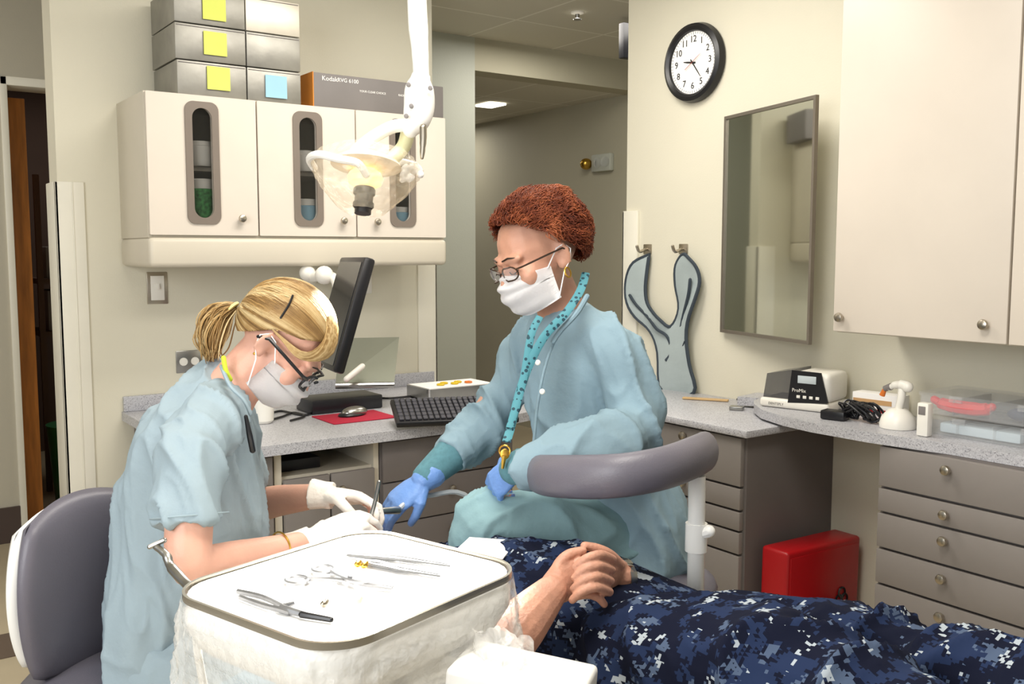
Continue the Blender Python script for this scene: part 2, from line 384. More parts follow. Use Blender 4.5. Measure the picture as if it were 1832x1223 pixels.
for i in range(3):
    a,c=xs[i]+.003,xs[i+1]-.003; wx=onY(wins[i][0],300,yf).x; ww=onY(wins[i][3],300,yf).x-onY(wins[i][2],300,yf).x
    zc=onY(wins[i][0],wins[i][1],yf).z; hh=.435
    b=B(); prism(b,[rrect((a+c)/2,(z0+.113+z1)/2,c-a,z1-z0-.118,.004,2),rrect(wx,zc,ww*.6,hh-.04,ww*.3,8)],FY(yf+.018),.018)
    d=O('door',b,cream,t)
    b=B(); prism(b,[rrect(wx,zc,ww,hh,.03,6),rrect(wx,zc,ww*.58,hh-.045,ww*.29,8)],FY(yf),.006); O('window_frame',b,winfr,d)
    b=B(); prism(b,[rrect(wx,zc,ww*.62,hh-.03,ww*.3,8)],FY(yf+.012),.003); O('pane',b,glassd,d)
    knob(d,(onY((431,612,672)[i],392,yf).x,yf,onY((431,612,672)[i],(391,395,397)[i],yf).z),(0,-1,0))
for i,(px,zz0,h,l) in enumerate(((363,1.436,.2,'green patterned jar behind the left slot window'),(363,1.682,.09,'white tub behind the left slot window, upper shelf'),(552,1.436,.14,'blue-grey jar behind the middle slot window'),(552,1.682,.08,'white tub behind the middle slot window, upper shelf'),(720,1.436,.12,'pale jar behind the right slot window'))):
    x=onY(px,300,yf).x+.015
    t2=T('storage_jar',l,'jar',(x,3.57,zz0)); b=B(); lathe(b,(x,3.575,zz0),zz,[(.045,0),(.05,.01),(.05,h*.8),(.045,h*.82)],20); O('jar_body',b,(leaf,white,bluen,white,bluen)[i],t2)
    b=B(); lathe(b,(x,3.575,zz0+h*.82),zz,[(.047,0),(.047,h*.16),(.042,h*.18)],20); O('lid',b,white,t2)
g='steel boxes on top of the wall cabinet'
def sbox(x0,x1,za,zb,note,label,dy=0,m=None):
    t=T('steel_box',label,'box',((x0+x1)/2,3.7,za),g)
    b=B(); box(b,(x0,3.56+dy,za+.001),(x1,3.86,zb-.003),.002); O('box_body',b,m or steelb,t)
    b=B(); box(b,(x0+.004,3.5585+dy,zb-.012),(x1-.004,3.562,zb-.009),.001); O('lid_seam',b,greyl,t)
    if note:
        m,px,py,w=note; p=onY(px,py,3.556+dy); b=B(); box(b,(p.x-w/2,3.553+dy,p.z-w/2),(p.x+w/2,3.5555+dy,p.z+w/2-.002)); O('sticky_note',b,m,t)
c0,c1,c2=[onY(p,100,3.56).x for p in (316,441,537)]
zs=[1.931,2.06,2.19,2.32]
sbox(c0,c1-.003,zs[0],zs[1],(yellow,391,140,.085),'bottom steel box of left stack with yellow note')
sbox(c0-.004,c1-.003,zs[1],zs[2],(yellow,385,78,.085),'middle steel box of left stack with yellow note')
sbox(c0-.004,c1-.003,zs[2],zs[3],(yellow,383,15,.085),'top steel box of left stack with yellow note')
sbox(c1+.001,c2,zs[0],zs[1],(bluen,494,155,.085),'bottom steel box of right stack with blue note')
sbox(c1+.001,c2,zs[1],zs[2],None,'middle steel box of right stack, no note')
sbox(c1+.001,c2,zs[2],zs[3],None,'top steel box of right stack, bright bare steel',m=steelh)
ka,kb=onY(561,170,3.6).x,onY(793,180,3.6).x
t=T('cardboard_box','grey and orange equipment carton lying on the wall cabinet','box',((ka+kb)/2,3.7,1.931))
b=B(); box(b,(ka+.001,3.6,1.931),(kb,3.86,2.075),.002); O('carton_body',b,greyc,t)
b=B(); box(b,(ka-.003,3.599,1.931),(ka+.001,3.862,2.077)); O('orange_end',b,orange,t)
for s_,sz,dx,dz in (('Kodak',.026,.07,2.055),('RVG 6100',.022,.15,2.055),('YOUR CLEAR CHOICE',.012,.26,2.02),('RADIOGRAPHY',.012,.42,2.02)):
    b=B(); text(b,s_,sz,TY((ka+dx,3.5993,dz))); O('printed_text',b,paper,t)
p=onY(281,515,YB); t=T('light_switch','steel light switch plate on wall under the cabinet','switch',p)
b=B(); box(b,(p.x-.04,YB-.006,p.z-.063),(p.x+.04,YB,p.z+.063),.003); O('plate',b,nick,t)
b=B(); box(b,(p.x-.026,YB-.009,p.z-.048),(p.x+.026,YB-.006,p.z+.048),.002); O('insert',b,white,t)
b=B(); box(b,(p.x-.005,YB-.022,p.z-.004),(p.x+.005,YB-.008,p.z+.018),.002); O('toggle',b,white,t)
for (px,py,w,m,l) in ((338,646,.105,steel,'steel double outlet on wall behind the ponytail'),(652,507,.07,white,'white outlet plate beside the monitor')):
    p=onY(px,py,YB); t=T('wall_outlet',l,'outlet',p); b=B(); box(b,(p.x-w/2,YB-.006,p.z-.045),(p.x+w/2,YB,p.z+.045),.003); O('plate',b,m,t)
    for s in (-1,1):
        b=B(); lathe(b,(p.x+s*w*.22,YB-.006,p.z),(0,-1,0),[(.017,0),(.016,.003)],14); O('socket',b,white,t)
# ---------- desk
ZD=.75
b=B(); prism(b,[[(.895,YB-.002),(2.35,YB-.002),(2.35,3.2),(2.2,2.98),(2.0,2.93),(1.0,2.93),(.93,2.96),(.895,3.05)]],lambda u,v,w:V((u,v,ZD-.035+w)),.035)
O('worktop',b,topm,label='speckled grey desk worktop along the back wall',cat='worktop')
b=B(); box(b,(.9,YB-.02,ZD),(2.3,YB-.001,ZD+.06),.004); O('backsplash',b,topm,label='low speckled upstand behind the desk worktop',cat='backsplash')
t=T('desk_cabinet','grey base cabinet with an open slot over two doors under desk','cabinet',(1.35,3.4,0))
b=B(); zt=.713
box(b,(1.16,3.0,.08),(1.185,3.86,zt)); box(b,(1.525,3.0,.08),(1.545,3.86,zt)); box(b,(1.185,3.02,.60),(1.525,3.86,.62)); box(b,(1.185,3.84,.08),(1.525,3.86,zt)); box(b,(1.185,3.03,.0),(1.525,3.5,.1)); O('body',b,creamside,t)
for i,(a,c) in enumerate(((1.188,1.352),(1.358,1.523))):
    b=B(); box(b,(a,2.985,.1),(c,3.003,.615),.003); d=O('door',b,greyf,t); knob(d,((c-.03) if i==0 else (a+.03),2.985,.56),(0,-1,0))
t=T('drawer_cabinet','grey drawer cabinet under right end of the desk','cabinet',(1.8,3.4,0))
b=B(); box(b,(1.55,3.0,.08),(2.12,3.86,zt)); box(b,(1.58,3.05,0),(2.1,3.8,.08)); O('body',b,greyl,t)
for za,zb in ((.1,.4),(.405,.55),(.555,.7)):
    b=B(); box(b,(1.555,2.983,za),(2.115,3.0,zb),.003); d=O('drawer',b,greyl,t); knob(d,(1.83,2.983,zb-.05),(0,-1,0))
t=T('side_cabinet','grey base cabinet under left end of the desk','cabinet',(1.02,3.4,0))
b=B(); box(b,(.93,3.0,.0),(1.155,3.86,zt)); O('body',b,greyl,t); b=B(); box(b,(.935,2.983,.1),(1.15,3.0,.7),.003); d=O('door',b,greyf,t); knob(d,(1.12,2.983,.6),(0,-1,0))
b=B(); box(b,(1.21,3.08,.621),(1.36,3.3,.66),.004); O('black_case',b,black,label='small black case inside the open slot under desk',cat='case')
q=[onZ(*p,ZD) for p in ((562,752),(580,741),(705,737),(690,757))]; cc=sum(q,V())/4
b=B(); box(b,(-.13,-.1,0),(.13,.1,.004),.002,mt=fr((cc.x,cc.y,ZD+.0005),(1,.0,0),(0,1,0))); O('mouse_pad',b,redpad,label='red mouse pad on the desk',cat='mouse pad')
p=onZ(634,742,ZD+.005); t=T('computer_mouse','silver and black computer mouse on the red pad','mouse',p)
b=B(); ell(b,p+V((0,0,.012)),V((.055,.01,0)),V((-.006,.033,0)),V((0,0,.022))); O('mouse_body',b,steel,t)
b=B(); ell(b,p+V((-.012,-.004,.004)),V((.058,.01,0)),V((-.006,.036,0)),V((0,0,.013))); O('side_grip',b,black,t)
t=T('keyboard','black computer keyboard tilted up on desk beside the mouse pad','keyboard',onZ(740,750,ZD))
o=onZ(709,766,ZD+.01); kx=V((.93,-.37,0)).normalized(); ky=V((.37,.93,.28)).normalized(); kf=fr(o,kx,ky)
b=B(); box(b,(0,0,0),(.44,.2,.022),.006,mt=kf); O('keyboard_body',b,black,t)
b=B()
for r in range(6):
    for c in range(20): box(b,(.012+c*.021,.012+r*.03,.022),(.029+c*.021,.036+r*.03,.03),.002,1,mt=kf)
O('keys',b,mat('key_grey','#3a3a42',.5),t)
p=onZ(632,735,ZD); b=B(); box(b,(p.x-.17,p.y,ZD+.001),(p.x+.13,p.y+.16,ZD+.055),.006); O('docking_station',b,black,label='flat black computer unit on desk behind the mouse pad',cat='computer')
for i,(P0,l) in enumerate((([(475,742),(500,735),(520,738),(545,742),(556,739)],'black cable curling across desk, left of red pad'),([(665,716),(680,712),(700,712),(740,708)],'black cable running along back of desk'),([(480,752),(505,745),(525,738),(545,744),(520,752)],'short looped black cable beside the red pad'))):
    b=B(); wtube(b,[onZ(x,y,ZD+.006) for x,y in P0],.0045); O('cable',b,black,label=l,cat='cable')
p=onZ(480,760,ZD); t=T('white_mug','white cup on desk behind the blonde woman','cup',p)
b=B(); lathe(b,(p.x,p.y+.05,ZD+.001),zz,[(.03,0),(.038,.01),(.042,.09),(.038,.088),(.034,.02)],20); O('cup_body',b,white,t)
t=T('monitor','black flat monitor seen edge-on on a white wall arm','monitor',onZ(600,700,ZD))
tl=C(607,466,3.55); tr=C(650,466,3.25); br=C(606,668,3.16); bl=tl+(br-tr)
xa=(tr-tl); ya=(tr-br); mf=fr(bl,xa,ya); w=xa.length; h=ya.length
b=B(); box(b,(0,0,-.02),(w,h,.02),.01,mt=mf); O('display_case',b,black,t)
b=B(); box(b,(.018,.02,.0195),(w-.018,h-.02,.022),mt=mf); O('screen',b,mat('screen_glass','#20242a',.1),t)
b=B(); wtube(b,[(tl+br)/2,C(600,500,3.6),C(560,495,3.75),C(552,500,3.85),V(onY(560,500,YB))],.02,seg=12); sph(b,C(580,492,3.6),.035); sph(b,C(550,488,3.75),.032); O('wall_arm',b,white,t)
P4=[C(600,690,3.75),C(705,688,3.8),C(714,604,3.98),C(608,606,3.95)]
t=T('document_holder','grey-green metal document sheet leaning at back of desk','document holder',P4[0])
b=B(); nx=(P4[1]-P4[0]).cross(P4[3]-P4[0]).normalized()*.004
def slab8(b,P4,nx):
    vs=[b.verts.new(v) for v in P4]+[b.verts.new(v+nx) for v in P4]
    for f in ((0,1,2,3),(4,5,6,7),(0,1,5,4),(1,2,6,5),(2,3,7,6),(3,0,4,7)): b.faces.new([vs[i] for i in f])
slab8(b,P4,nx); O('sheet',b,mat('holder_metal','#8f9284',.3,.4),t)
b=B(); tube(b,[P4[0],P4[1]],.012); O('foot_ledge',b,steel,t)
b=B(); tube(b,[C(620,678,3.7),C(648,655,3.75)],.012,12,rnd=True); O('handset',b,white,label='small white tube leaning on grey document sheet',cat='handset')
p=onZ(800,712,ZD); t=T('instrument_tray','shallow metal tray with paper liner at right end of desk','tray',p)
b=B(); prism(b,[rrect(0,0,.34,.2,.02)],lambda u,v,w:V((p.x+.05+u,p.y+.05+v,ZD+.001+w)),.006)
prism(b,[rrect(0,0,.34,.2,.02),rrect(0,0,.33,.19,.018)],lambda u,v,w:V((p.x+.05+u,p.y+.05+v,ZD+.001+w)),.05); O('tray_body',b,steel,t)
b=B(); box(b,(p.x-.11,p.y-.04,ZD+.05),(p.x+.21,p.y+.14,ZD+.054)); O('paper_liner',b,paper,t)
yel=mat('yellow_plastic','#d8b81c',.4)
for i in range(5):
    b=B(); q=V((p.x-.02+.035*i,p.y+.02+.03*(i%2),ZD+.0585)); tube(b,[q+V((.014*math.cos(a),.014*math.sin(a),0)) for a in [k*math.pi/5 for k in range(10)]],.004,6,closed=True); O('plastic_ring',b,yel if i<4 else amber,label='small yellow plastic ring lying on the paper-lined tray',cat='ring',group='yellow rings on the desk tray')
# ---------- right wall: clock
p=onX(1247,113,XR); t=T('wall_clock','round wall clock with black rim and white face','clock',p)
r=.152
b=B(); lathe(b,p,(-1,0,0),[(r,0),(r+.006,.01),(r,.035),(r-.014,.042),(r-.026,.034),(r-.030,.02)],48); O('rim',b,black,t)
b=B(); lathe(b,p+V((-.021,0,0)),(-1,0,0),[(r-.026,0),(r-.026,.002)],48); O('face',b,paper,t)
b=B()
for k in range(1,13):
    a=math.radians(30*k); text(b,str(k),.037,TX(p+V((-.0235,-math.sin(a)*.092,math.cos(a)*.092))),ext=.0008)
for k in range(60):
    a=math.radians(6*k); c=p+V((-.0235,-math.sin(a)*.116,math.cos(a)*.116)); d=V((0,-math.sin(a),math.cos(a)))*(.004 if k%5 else .006); tube(b,[c-d,c+d],.0009,4)
O('numerals',b,black,t)
def hand_(deg,L,w,m,off,tail=.015):
    a=math.radians(deg); d=V((0,-math.sin(a),math.cos(a))); b=B(); o=p+V((-off,0,0)); tube(b,[o-d*tail,o+d*L*.6,o+d*L],[w,w*.9,w*.4],4); return O('clock_hand',b,m,t)
hand_(279,.05,.0035,black,.026); hand_(143,.075,.0028,black,.028); hand_(58,.055,.0012,redtxt,.030,.045)
# mirror, angle made up: turned off the wall so it reflects the hall
AM=math.radians(15.5)
yA=onX(1301,400,XR).y; mo=V((XR-.012,yA,0)); mtan=V((-math.sin(AM),-math.cos(AM),0)); mn=V((-mtan.y,mtan.x,0))
if mn.x>0: mn=-mn
def onM(px,py): r=ray(px,py); return cam0+r*((mo-cam0).dot(mn)/r.dot(mn))
wM=(onM(1464,400)-onM(1301,400)).dot(mtan); zm0=(onM(1297,598).z+onM(1455,612).z)/2; zm1=(onM(1300,203).z+onM(1465,177).z)/2
def MF(off): return lambda u,v,w:V((mo.x,mo.y,0))+mtan*u+zz*v+mn*(w+off)
t=T('wall_mirror','tall rectangular mirror in a thin grey metal frame','mirror',(XR,yA,zm0))
b=B(); prism(b,[[(0,zm0),(wM,zm0),(wM,zm1),(0,zm1)],[(.012,zm0+.012),(wM-.012,zm0+.012),(wM-.012,zm1-.012),(.012,zm1-.012)]],MF(0),.014); O('frame',b,mat('mirror_frame','#8b8379',.35,.6),t)
b=B(); prism(b,[[(.011,zm0+.011),(wM-.011,zm0+.011),(wM-.011,zm1-.011),(.011,zm1-.011)]],MF(.002),.005); O('mirror_glass',b,mirrorm,t)
b=B(); q=MF(0)(wM-.14,(zm0+zm1)/2,0); tube(b,[q,V((XR,q.y,q.z))],.008); O('stand_off',b,nick,t)  # added rod behind the turned mirror
for i,px in enumerate((1158,1222)):
    p=onX(px,449,XR); t=T('coat_hook','grey metal wall hook, '+('left' if i==0 else 'right')+' one of the apron pair','hook',p)
    b=B(); box(b,(XR-.006,p.y-.03,p.z-.012),(XR,p.y+.02,p.z+.03),.003); O('plate',b,nick,t)
    b=B(); wtube(b,[p+V((-.004,0,.01)),p+V((-.045,0,-.002)),p+V((-.06,0,.02))],.007,seg=8); O('peg',b,nick,t)
outl=[(1158,455),(1135,470),(1123,500),(1124,532),(1140,566),(1160,592),(1180,630),(1192,702),(1244,702),(1238,650),(1232,590),(1246,540),(1253,505),(1248,478),(1236,462),(1222,455),(1209,474),(1207,510),(1211,552),(1200,584),(1184,572),(1160,548),(1154,520),(1155,485)]
def apf(px,py,w):
    q=onX(px,py,XR-.03); q.x+=.012*math.sin(px*.11)+.006*math.sin(py*.03+px*.05)-w; return q
t=T('apron','pale blue apron with dark piping hanging from two wall hooks','apron',onX(1215,702,XR-.03))
ol2=spl([tuple(map(float,q)) for q in outl]+[tuple(map(float,outl[0]))],4)[:-1]
b=B(); prism(b,[[(u,v) for u,v in ol2]],apf,.008); O('apron_panel',b,aprm,t,ang=60)
b=B(); tube(b,[apf(u,v,.004) for u,v in ol2],.008,6,closed=True); O('piping',b,pipe,t)
b=B(); tube(b,[apf(u,v,.012) for u,v in spl([(1134.,528.),(1148.,552.),(1176.,585.),(1196.,600.),(1204.,628.),(1197.,644.),(1214.,612.),(1222.,570.),(1236.,530.),(1240.,500.)],5)],.007,6,rnd=True); O('strap_edge',b,pipe,t)
b=B(); tube(b,[apf(u,v,.013) for u,v in spl([(1232.,610.),(1218.,640.),(1216.,700.)],5)],.003,6,rnd=True); O('seam',b,pipe,t)
X2=2.57; yl=onX(1489,594,X2).y; zb0=onX(1489,594,X2).z; ys=onX(1802,612,X2).y
t=T('tall_wall_cabinet','tall cream wall cabinet at right edge with round knobs','cabinet',(XR,yl,zb0))
b=B(); box(b,(X2+.02,.3,zb0),(XR,yl,2.598),.003); O('body',b,creamside,t)
b=B(); box(b,(X2,ys+.003,zb0+.004),(X2+.019,yl-.002,2.59),.003); d=O('door',b,cream,t)
for px,py in ((1507,567),(1765,580)): q=onX(px,py,X2); knob(d,q,(-1,0,0))
b=B(); box(b,(X2,.32,zb0+.004),(X2+.019,ys-.003,2.59),.003); d=O('door',b,cream,t); knob(d,(X2,.4,zb0+.1),(-1,0,0))
t=T('drawer_unit','narrow grey drawer unit against right wall behind the padded arm','cabinet',(2.65,2.6,0))
b=B(); box(b,(2.44,2.10,.0),(2.898,3.2,.765)); O('body',b,greyl,t)
zz_=[.1,.36,.44,.51,.59,.76]
for a,c in zip(zz_,zz_[1:]):
    b=B(); box(b,(2.42,2.11,a+.004),(2.44,2.62,c-.004),.002); d=O('drawer',b,greyf,t); knob(d,(2.42,2.36,c-.03),(-1,0,0))
    b=B(); box(b,(2.42,2.63,a+.004),(2.44,3.19,c-.004),.002); d=O('drawer',b,greyf,t); knob(d,(2.42,2.9,c-.03),(-1,0,0))
b=B(); box(b,(2.40,2.07,.765),(2.898,3.21,.79),.005); O('counter_top',b,topm,label='short speckled countertop on the narrow grey drawer unit',cat='countertop')
ZC=.83
fp=[onZ(x,y,ZC) for x,y in ((1360,712),(1349,716),(1349,722),(1362,732),(1400,744),(1450,755),(1555,773),(1700,793),(1832,815))]
poly=[(2.897,2.45),(2.75,2.42)]+[(q.x,q.y) for q in fp]+[(2.55,.3),(2.897,.3)]
b=B(); prism(b,[poly],lambda u,v,w:V((u,v,ZC-.032+w)),.032); O('curved_worktop',b,topm,label='long speckled worktop with a rounded end along right wall',cat='worktop')
t=T('drawer_chest','wide grey chest of drawers with round nickel knobs','cabinet',(2.7,1.2,0))
yc=1.68; XF=2.56
b=B(); box(b,(XF,.3,.0),(2.897,yc,ZC-.033)); O('body',b,greyl,t)
zl=[.07,.2,.37,.481,.591,.667,.795]
for a,c in zip(zl,zl[1:]):
    b=B(); box(b,(XF-.02,.5,a+.004),(XF,yc-.003,c-.004),.002); d=O('drawer',b,greyf,t)
    q=onX(1695,900,XF-.02); knob(d,(XF-.02,q.y,c-.035),(-1,0,0))
t=T('biohazard_bin','tall red case with black biohazard print on floor under worktop','bin',(2.62,1.98,0))
b=B(); mt=fr((2.655,2.0,.004),(1,-.02,-.015),(.04,1,.0)); box(b,(-.19,-.055,0.001),(.19,.055,.395),.012,3,mt=mt); O('bin_body',b,red,t)
b=B(); box(b,(-.175,-.058,.02),(.175,-.054,.375),.002,2,mt=mt); O('front_panel',b,red,t)
b=B(); o=mt@V((.09,-.0595,.20)); X_=mt.to_3x3()@V((1,0,0))
for a in (90,210,330):
    c=o+X_*(.016*math.cos(math.radians(a)))+zz*(.016*math.sin(math.radians(a)))
    tube(b,[c+X_*(.017*math.cos(math.radians(a+q)))+zz*(.017*math.sin(math.radians(a+q))) for q in range(35,-326,-24) if abs(q)>20 or q>0],.0035,5)
O('biohazard_symbol',b,black,t)
b=B(); text(b,'BIOHAZARD',.02,fr(o-zz*.05,X_,zz)); O('printed_word',b,black,t)
b=B(); wtube(b,[onX(1455,755,2.89),onX(1458,790,2.89),onX(1450,820,2.88),onX(1452,860,2.89)],.004); O('cable',b,black,label='black cable hanging down wall below the curved worktop',cat='cable')
# ---------- items on worktop
o=XZ(1358,2.64,ZC); e=XZ(1482,2.70,ZC); ax=e-o; L=ax.length; mt=fr((o.x,o.y,ZC+.001),ax,(-ax.y,ax.x,0))
t=T('mixing_machine','white capsule mixing machine with black front on curved worktop','dental machine',o)
def PM(w0,w1,d0,d1,h0,h1,bev,m,n): b=B(); box(b,(w0*L,d0,h0),(w1*L,d1,h1),bev,3,mt=mt); return O(n,b,m,t)
PM(0,1,0,.17,0,.032,.01,white,'base')
PM(.46,1.0,.006,.17,.03,.132,.02,white,'body')
b=B(); prism(b,[[(.42*L,.022),(.47*L,.136),(.88*L,.134),(.99*L,.034)]],lambda u,v,w:mt@V((u,.006-w,v)),.006); O('front_panel',b,black,t)
b=B(); prism(b,[[(.03*L,.032),(.08*L,.116),(.46*L,.136),(.44*L,.032)]],lambda u,v,w:mt@V((u,.165-w,v)),.15); O('lid',b,mat('smoked_plastic','#4a4a4e',.1,alpha=.6),t)
b=B(); box(b,(.56*L,-.0025,.094),(.82*L,-.0005,.12),.001,mt=mt); O('display',b,mat('lcd','#c8d2d6',.2),t)
b=B(); text(b,'ProMix',.017,mt@fr((.58*L,-.0008,.068),(1,0,0),(0,0,1))); O('printed_text',b,white,t)
for k in range(4): b=B(); box(b,((.55+.09*k)*L,-.003,.042),((.6+.09*k)*L,-.0005,.052),.001,mt=mt); O('button',b,white,t)
b=B(); text(b,'DENTSPLY',.012,mt@fr((.25*L,-.0005,.014),(1,0,0),(0,0,1))); O('logo_print',b,greyc,t)
p=XZ(1492,2.62,ZC); b=B(); box(b,(-.04,-.02,0),(.04,.03,.03),.006,mt=fr((p.x,p.y,ZC+.001),ax,(-ax.y,ax.x,0))); O('power_adapter',b,black,label='black power adapter block among cables on worktop',cat='adapter')
b=B(); pts=[]; c0_=XZ(1538,2.665,ZC)
for k in range(80):
    a=k*.83; rr=.066*(.55+.45*math.sin(k*1.3)); pts.append(c0_+V((.55*rr*math.cos(a),1.3*rr*math.sin(a),.006+.03*(1+math.sin(k*1.7))*.9)))
wtube(b,pts,.0036,n=4,seg=6); O('cable_coil',b,black,label='tangled black cable coil beside the mixing machine',cat='cable')
p=XZ(1524,2.80,ZC); t=T('small_carton','small cream and red carton behind the cables','box',p)
b=B(); mt2=fr((p.x,p.y,ZC+.001),(.1,-1,0),(1,.1,0)); box(b,(0,0,0),(.17,.06,.07),.002,mt=mt2); O('carton_body',b,paper,t)
b=B(); box(b,(.004,-.0015,.008),(.12,.0,.018),mt=mt2); O('printed_band',b,red,t); b=B(); box(b,(.004,-.0015,.034),(.14,.0,.05),mt=mt2); O('printed_band',b,mat('tan_print','#c9a070',.6),t)
p=XZ(1606,2.66,ZC); t=T('curing_light','white dental curing light with orange tip on round charging base','curing light',p)
b=B(); lathe(b,(p.x,p.y,ZC+.001),zz,[(.053,0),(.055,.012),(.048,.035),(.03,.055),(.02,.06)],28); O('charging_base',b,white,t)
b=B(); q=V((p.x,p.y,ZC)); wtube(b,[q+V((0,0,.055)),q+V((-.003,-.01,.09)),q+V((0,-.01,.125))],.012,seg=12); wtube(b,[q+V((0,.035,.12)),q+V((0,.012,.132)),q+V((.0,-.015,.134)),q+V((0,-.028,.13))],[.009,.012,.016,.017],seg=12); O('handpiece',b,white,t)
b=B(); tube(b,[q+V((0,.028,.125)),q+V((0,.05,.116))],[.011,.009],12); O('collar',b,greyc,t)
b=B(); tube(b,[q+V((0,.048,.118)),q+V((0,.058,.094))],[.006,.009],10); O('light_tip',b,amber,t)
p=XZ(1653,2.60,ZC); t=T('dispenser_bottle','small white rectangular dispenser in front of clear organizers','dispenser',p)
b=B(); box(b,(p.x-.014,p.y-.018,ZC+.001),(p.x+.014,p.y+.018,ZC+.1),.005); O('bottle_body',b,white,t)
b=B(); box(b,(p.x-.0155,p.y-.01,ZC+.065),(p.x-.0135,p.y+.012,ZC+.09),.001); O('label_patch',b,greyc,t)
xx0=2.655; yy0=XZ(1640,xx0,ZC).y; wX=.22; wY=.46
for i,(za,zb,l) in enumerate(((ZC+.001,ZC+.058,'clear lidded plastic organizer on worktop, lower of two'),(ZC+.060,ZC+.122,'clear lidded plastic organizer holding red item, upper of two'))):
    y1=yy0-.012*(1-i); t=T('organizer_box',l,'box',(xx0+.1,y1-.2,za)); b=B()
    prism(b,[rrect(0,0,wX,wY,.015)],lambda u,v,w:V((xx0+wX/2+u,y1-wY/2+v,za+w)),.003)
    prism(b,[rrect(0,0,wX,wY,.015),rrect(0,0,wX-.005,wY-.005,.013)],lambda u,v,w:V((xx0+wX/2+u,y1-wY/2+v,za+.003+w)),zb-za-.012)
    for k in (1,2,3): box(b,(xx0+.005,y1-.11*k,za+.003),(xx0+wX-.005,y1-.11*k+.002,zb-.012))
    O('tray',b,clearp,t); b=B(); prism(b,[rrect(0,0,wX+.006,wY+.006,.016)],lambda u,v,w:V((xx0+wX/2+u,y1-wY/2+v,zb-.009+w)),.009); O('lid',b,clearp,t)
    for k in (.12,.32): b=B(); box(b,(xx0-.006,y1-k-.02,zb-.02),(xx0,y1-k+.02,zb-.002),.002); O('latch',b,clearp,t)
b=B(); wtube(b,[(xx0+.022,yy0-.04,ZC+.1),(xx0+.022,yy0-.07,ZC+.09),(xx0+.022,yy0-.13,ZC+.087),(xx0+.022,yy0-.19,ZC+.09),(xx0+.022,yy0-.215,ZC+.1)],[.012,.018,.02,.02,.018,.012],seg=8); O('red_handle_tool',b,redb,label='red handled tool inside the upper clear organizer',cat='tool')
b=B(); ell(b,(xx0+.05,yy0-.3,ZC+.085),V((.03,0,0)),V((0,.055,0)),V((0,0,.02))); O('dark_pouch',b,mat('navy_cloth','#26324c',.7),label='dark blue item inside the upper clear organizer',cat='pouch')
b=B(); box(b,(xx0+.02,yy0-.3,ZC+.006),(xx0+.12,yy0-.06,ZC+.035),.006); O('white_packet',b,mat('pale_packet','#c4d4dc',.6),label='pale flat packet inside the lower clear organizer',cat='packet')
for (px,py,dx,dy,m,l,n) in ((1262,716,.09,.012,mat('wood_stick','#c9a877',.6),'flat wooden spatula lying on the short countertop','wooden_spatula'),(1335,716,.035,.02,black,'small dark eraser-like block by the worktop end','dark_block'),(1318,733,.025,.02,steel,'crumpled foil packet on the short countertop','foil_packet')):
    p=onZ(px,py,.79); b=B(); box(b,(-dx,-dy,0),(dx,dy,.008 if n!='foil_packet' else .014),.003,mt=fr((p.x,p.y,.791),(.5,-.8,0),(.8,.5,0))); O(n,b,m,label=l,cat=n.split('_')[-1])
# ---------- dental lamp
t=T('dental_lamp','white overhead dental lamp with clear plastic wrap and lit head','lamp',C(750,-200,2.1))
b=B(); wtube(b,[C(742,-260,2.1),C(746,0,2.1),C(752,100,2.1),C(754,150,2.1)],[.0215]*8+[.02,.019,.019,.018,.018,.018,.018,.018],seg=16); O('pole',b,whiteg,t)
b=B(); S_=spl([(752,142,2.1,.022,.026),(750,160,2.1,.032,.03),(750,190,2.1,.034,.032),(745,215,2.1,.03,.03),(735,232,2.1,.018,.02)],5); tube(b,[C(*s[:3]) for s in S_],[(s[3],s[4]) for s in S_],18,rnd=True,side=rt); O('joint_housing',b,whiteg,t)
for px,py in ((731,152),(770,158),(727,208),(736,190)): b=B(); lathe(b,C(px,py,2.068),-Fd,[(.005,0),(.005,.004),(.003,.005)],10); O('screw',b,greyc,t)
b=B(); wtube(b,[C(757,228,2.08),C(757,250,2.08),C(755,282,2.08)],[.008]*5+[.0075]*2+[.006,.006,.005,.004],seg=10); O('grip_pin',b,nick,t)
b=B(); wtube(b,[C(738,225,2.1),C(705,226,2.1),C(668,245,2.1),C(640,268,2.1),C(622,292,2.1)],.0145,seg=12); O('yoke_arm',b,whiteg,t)
b=B(); wtube(b,[C(730,235,2.14),C(722,262,2.14),C(700,285,2.13),C(680,298,2.12)],.016,seg=12); O('yoke_joint',b,mat('cream_joint','#e8e6bc',.4),t)
b=B(); wtube(b,[C(655,312,2.02),C(640,292,2.0),C(605,284,1.99),C(570,276,2.0),C(554,284,2.05),C(562,300,2.1)],.0085,seg=10); O('handle',b,whiteg,t)
b=B(); wtube(b,[C(680,300,2.2),C(715,290,2.22),C(745,298,2.18),C(752,312,2.1)],.0085,seg=10); O('handle',b,whiteg,t)
lc=C(655,300,2.1); ax_=D(-.05,-1,-.25)
b=B(); lathe(b,lc-ax_*.02,ax_,[(.02,-.012),(.05,-.006),(.07,.006),(.078,.016),(.06,.02),(.03,.022)],32); O('reflector_housing',b,mat('lamp_housing','#e6dcc8',.35),t)
b=B(); lathe(b,lc+ax_*.004,ax_,[(.022,0),(.034,.008),(.040,.02),(.036,.032),(.024,.04)],24); O('bulb_lens',b,lampglow,t)
b=B(); lathe(b,lc+ax_*.046,ax_,[(.022,0),(.024,.004),(.024,.014),(.020,.018),(.020,.032),(.023,.034),(.023,.042),(.018,.048),(.018,.058)],20); O('lamp_socket',b,black,t)
b=B(); u_=ax_.orthogonal().normalized(); w_=ax_.cross(u_); vr=[]
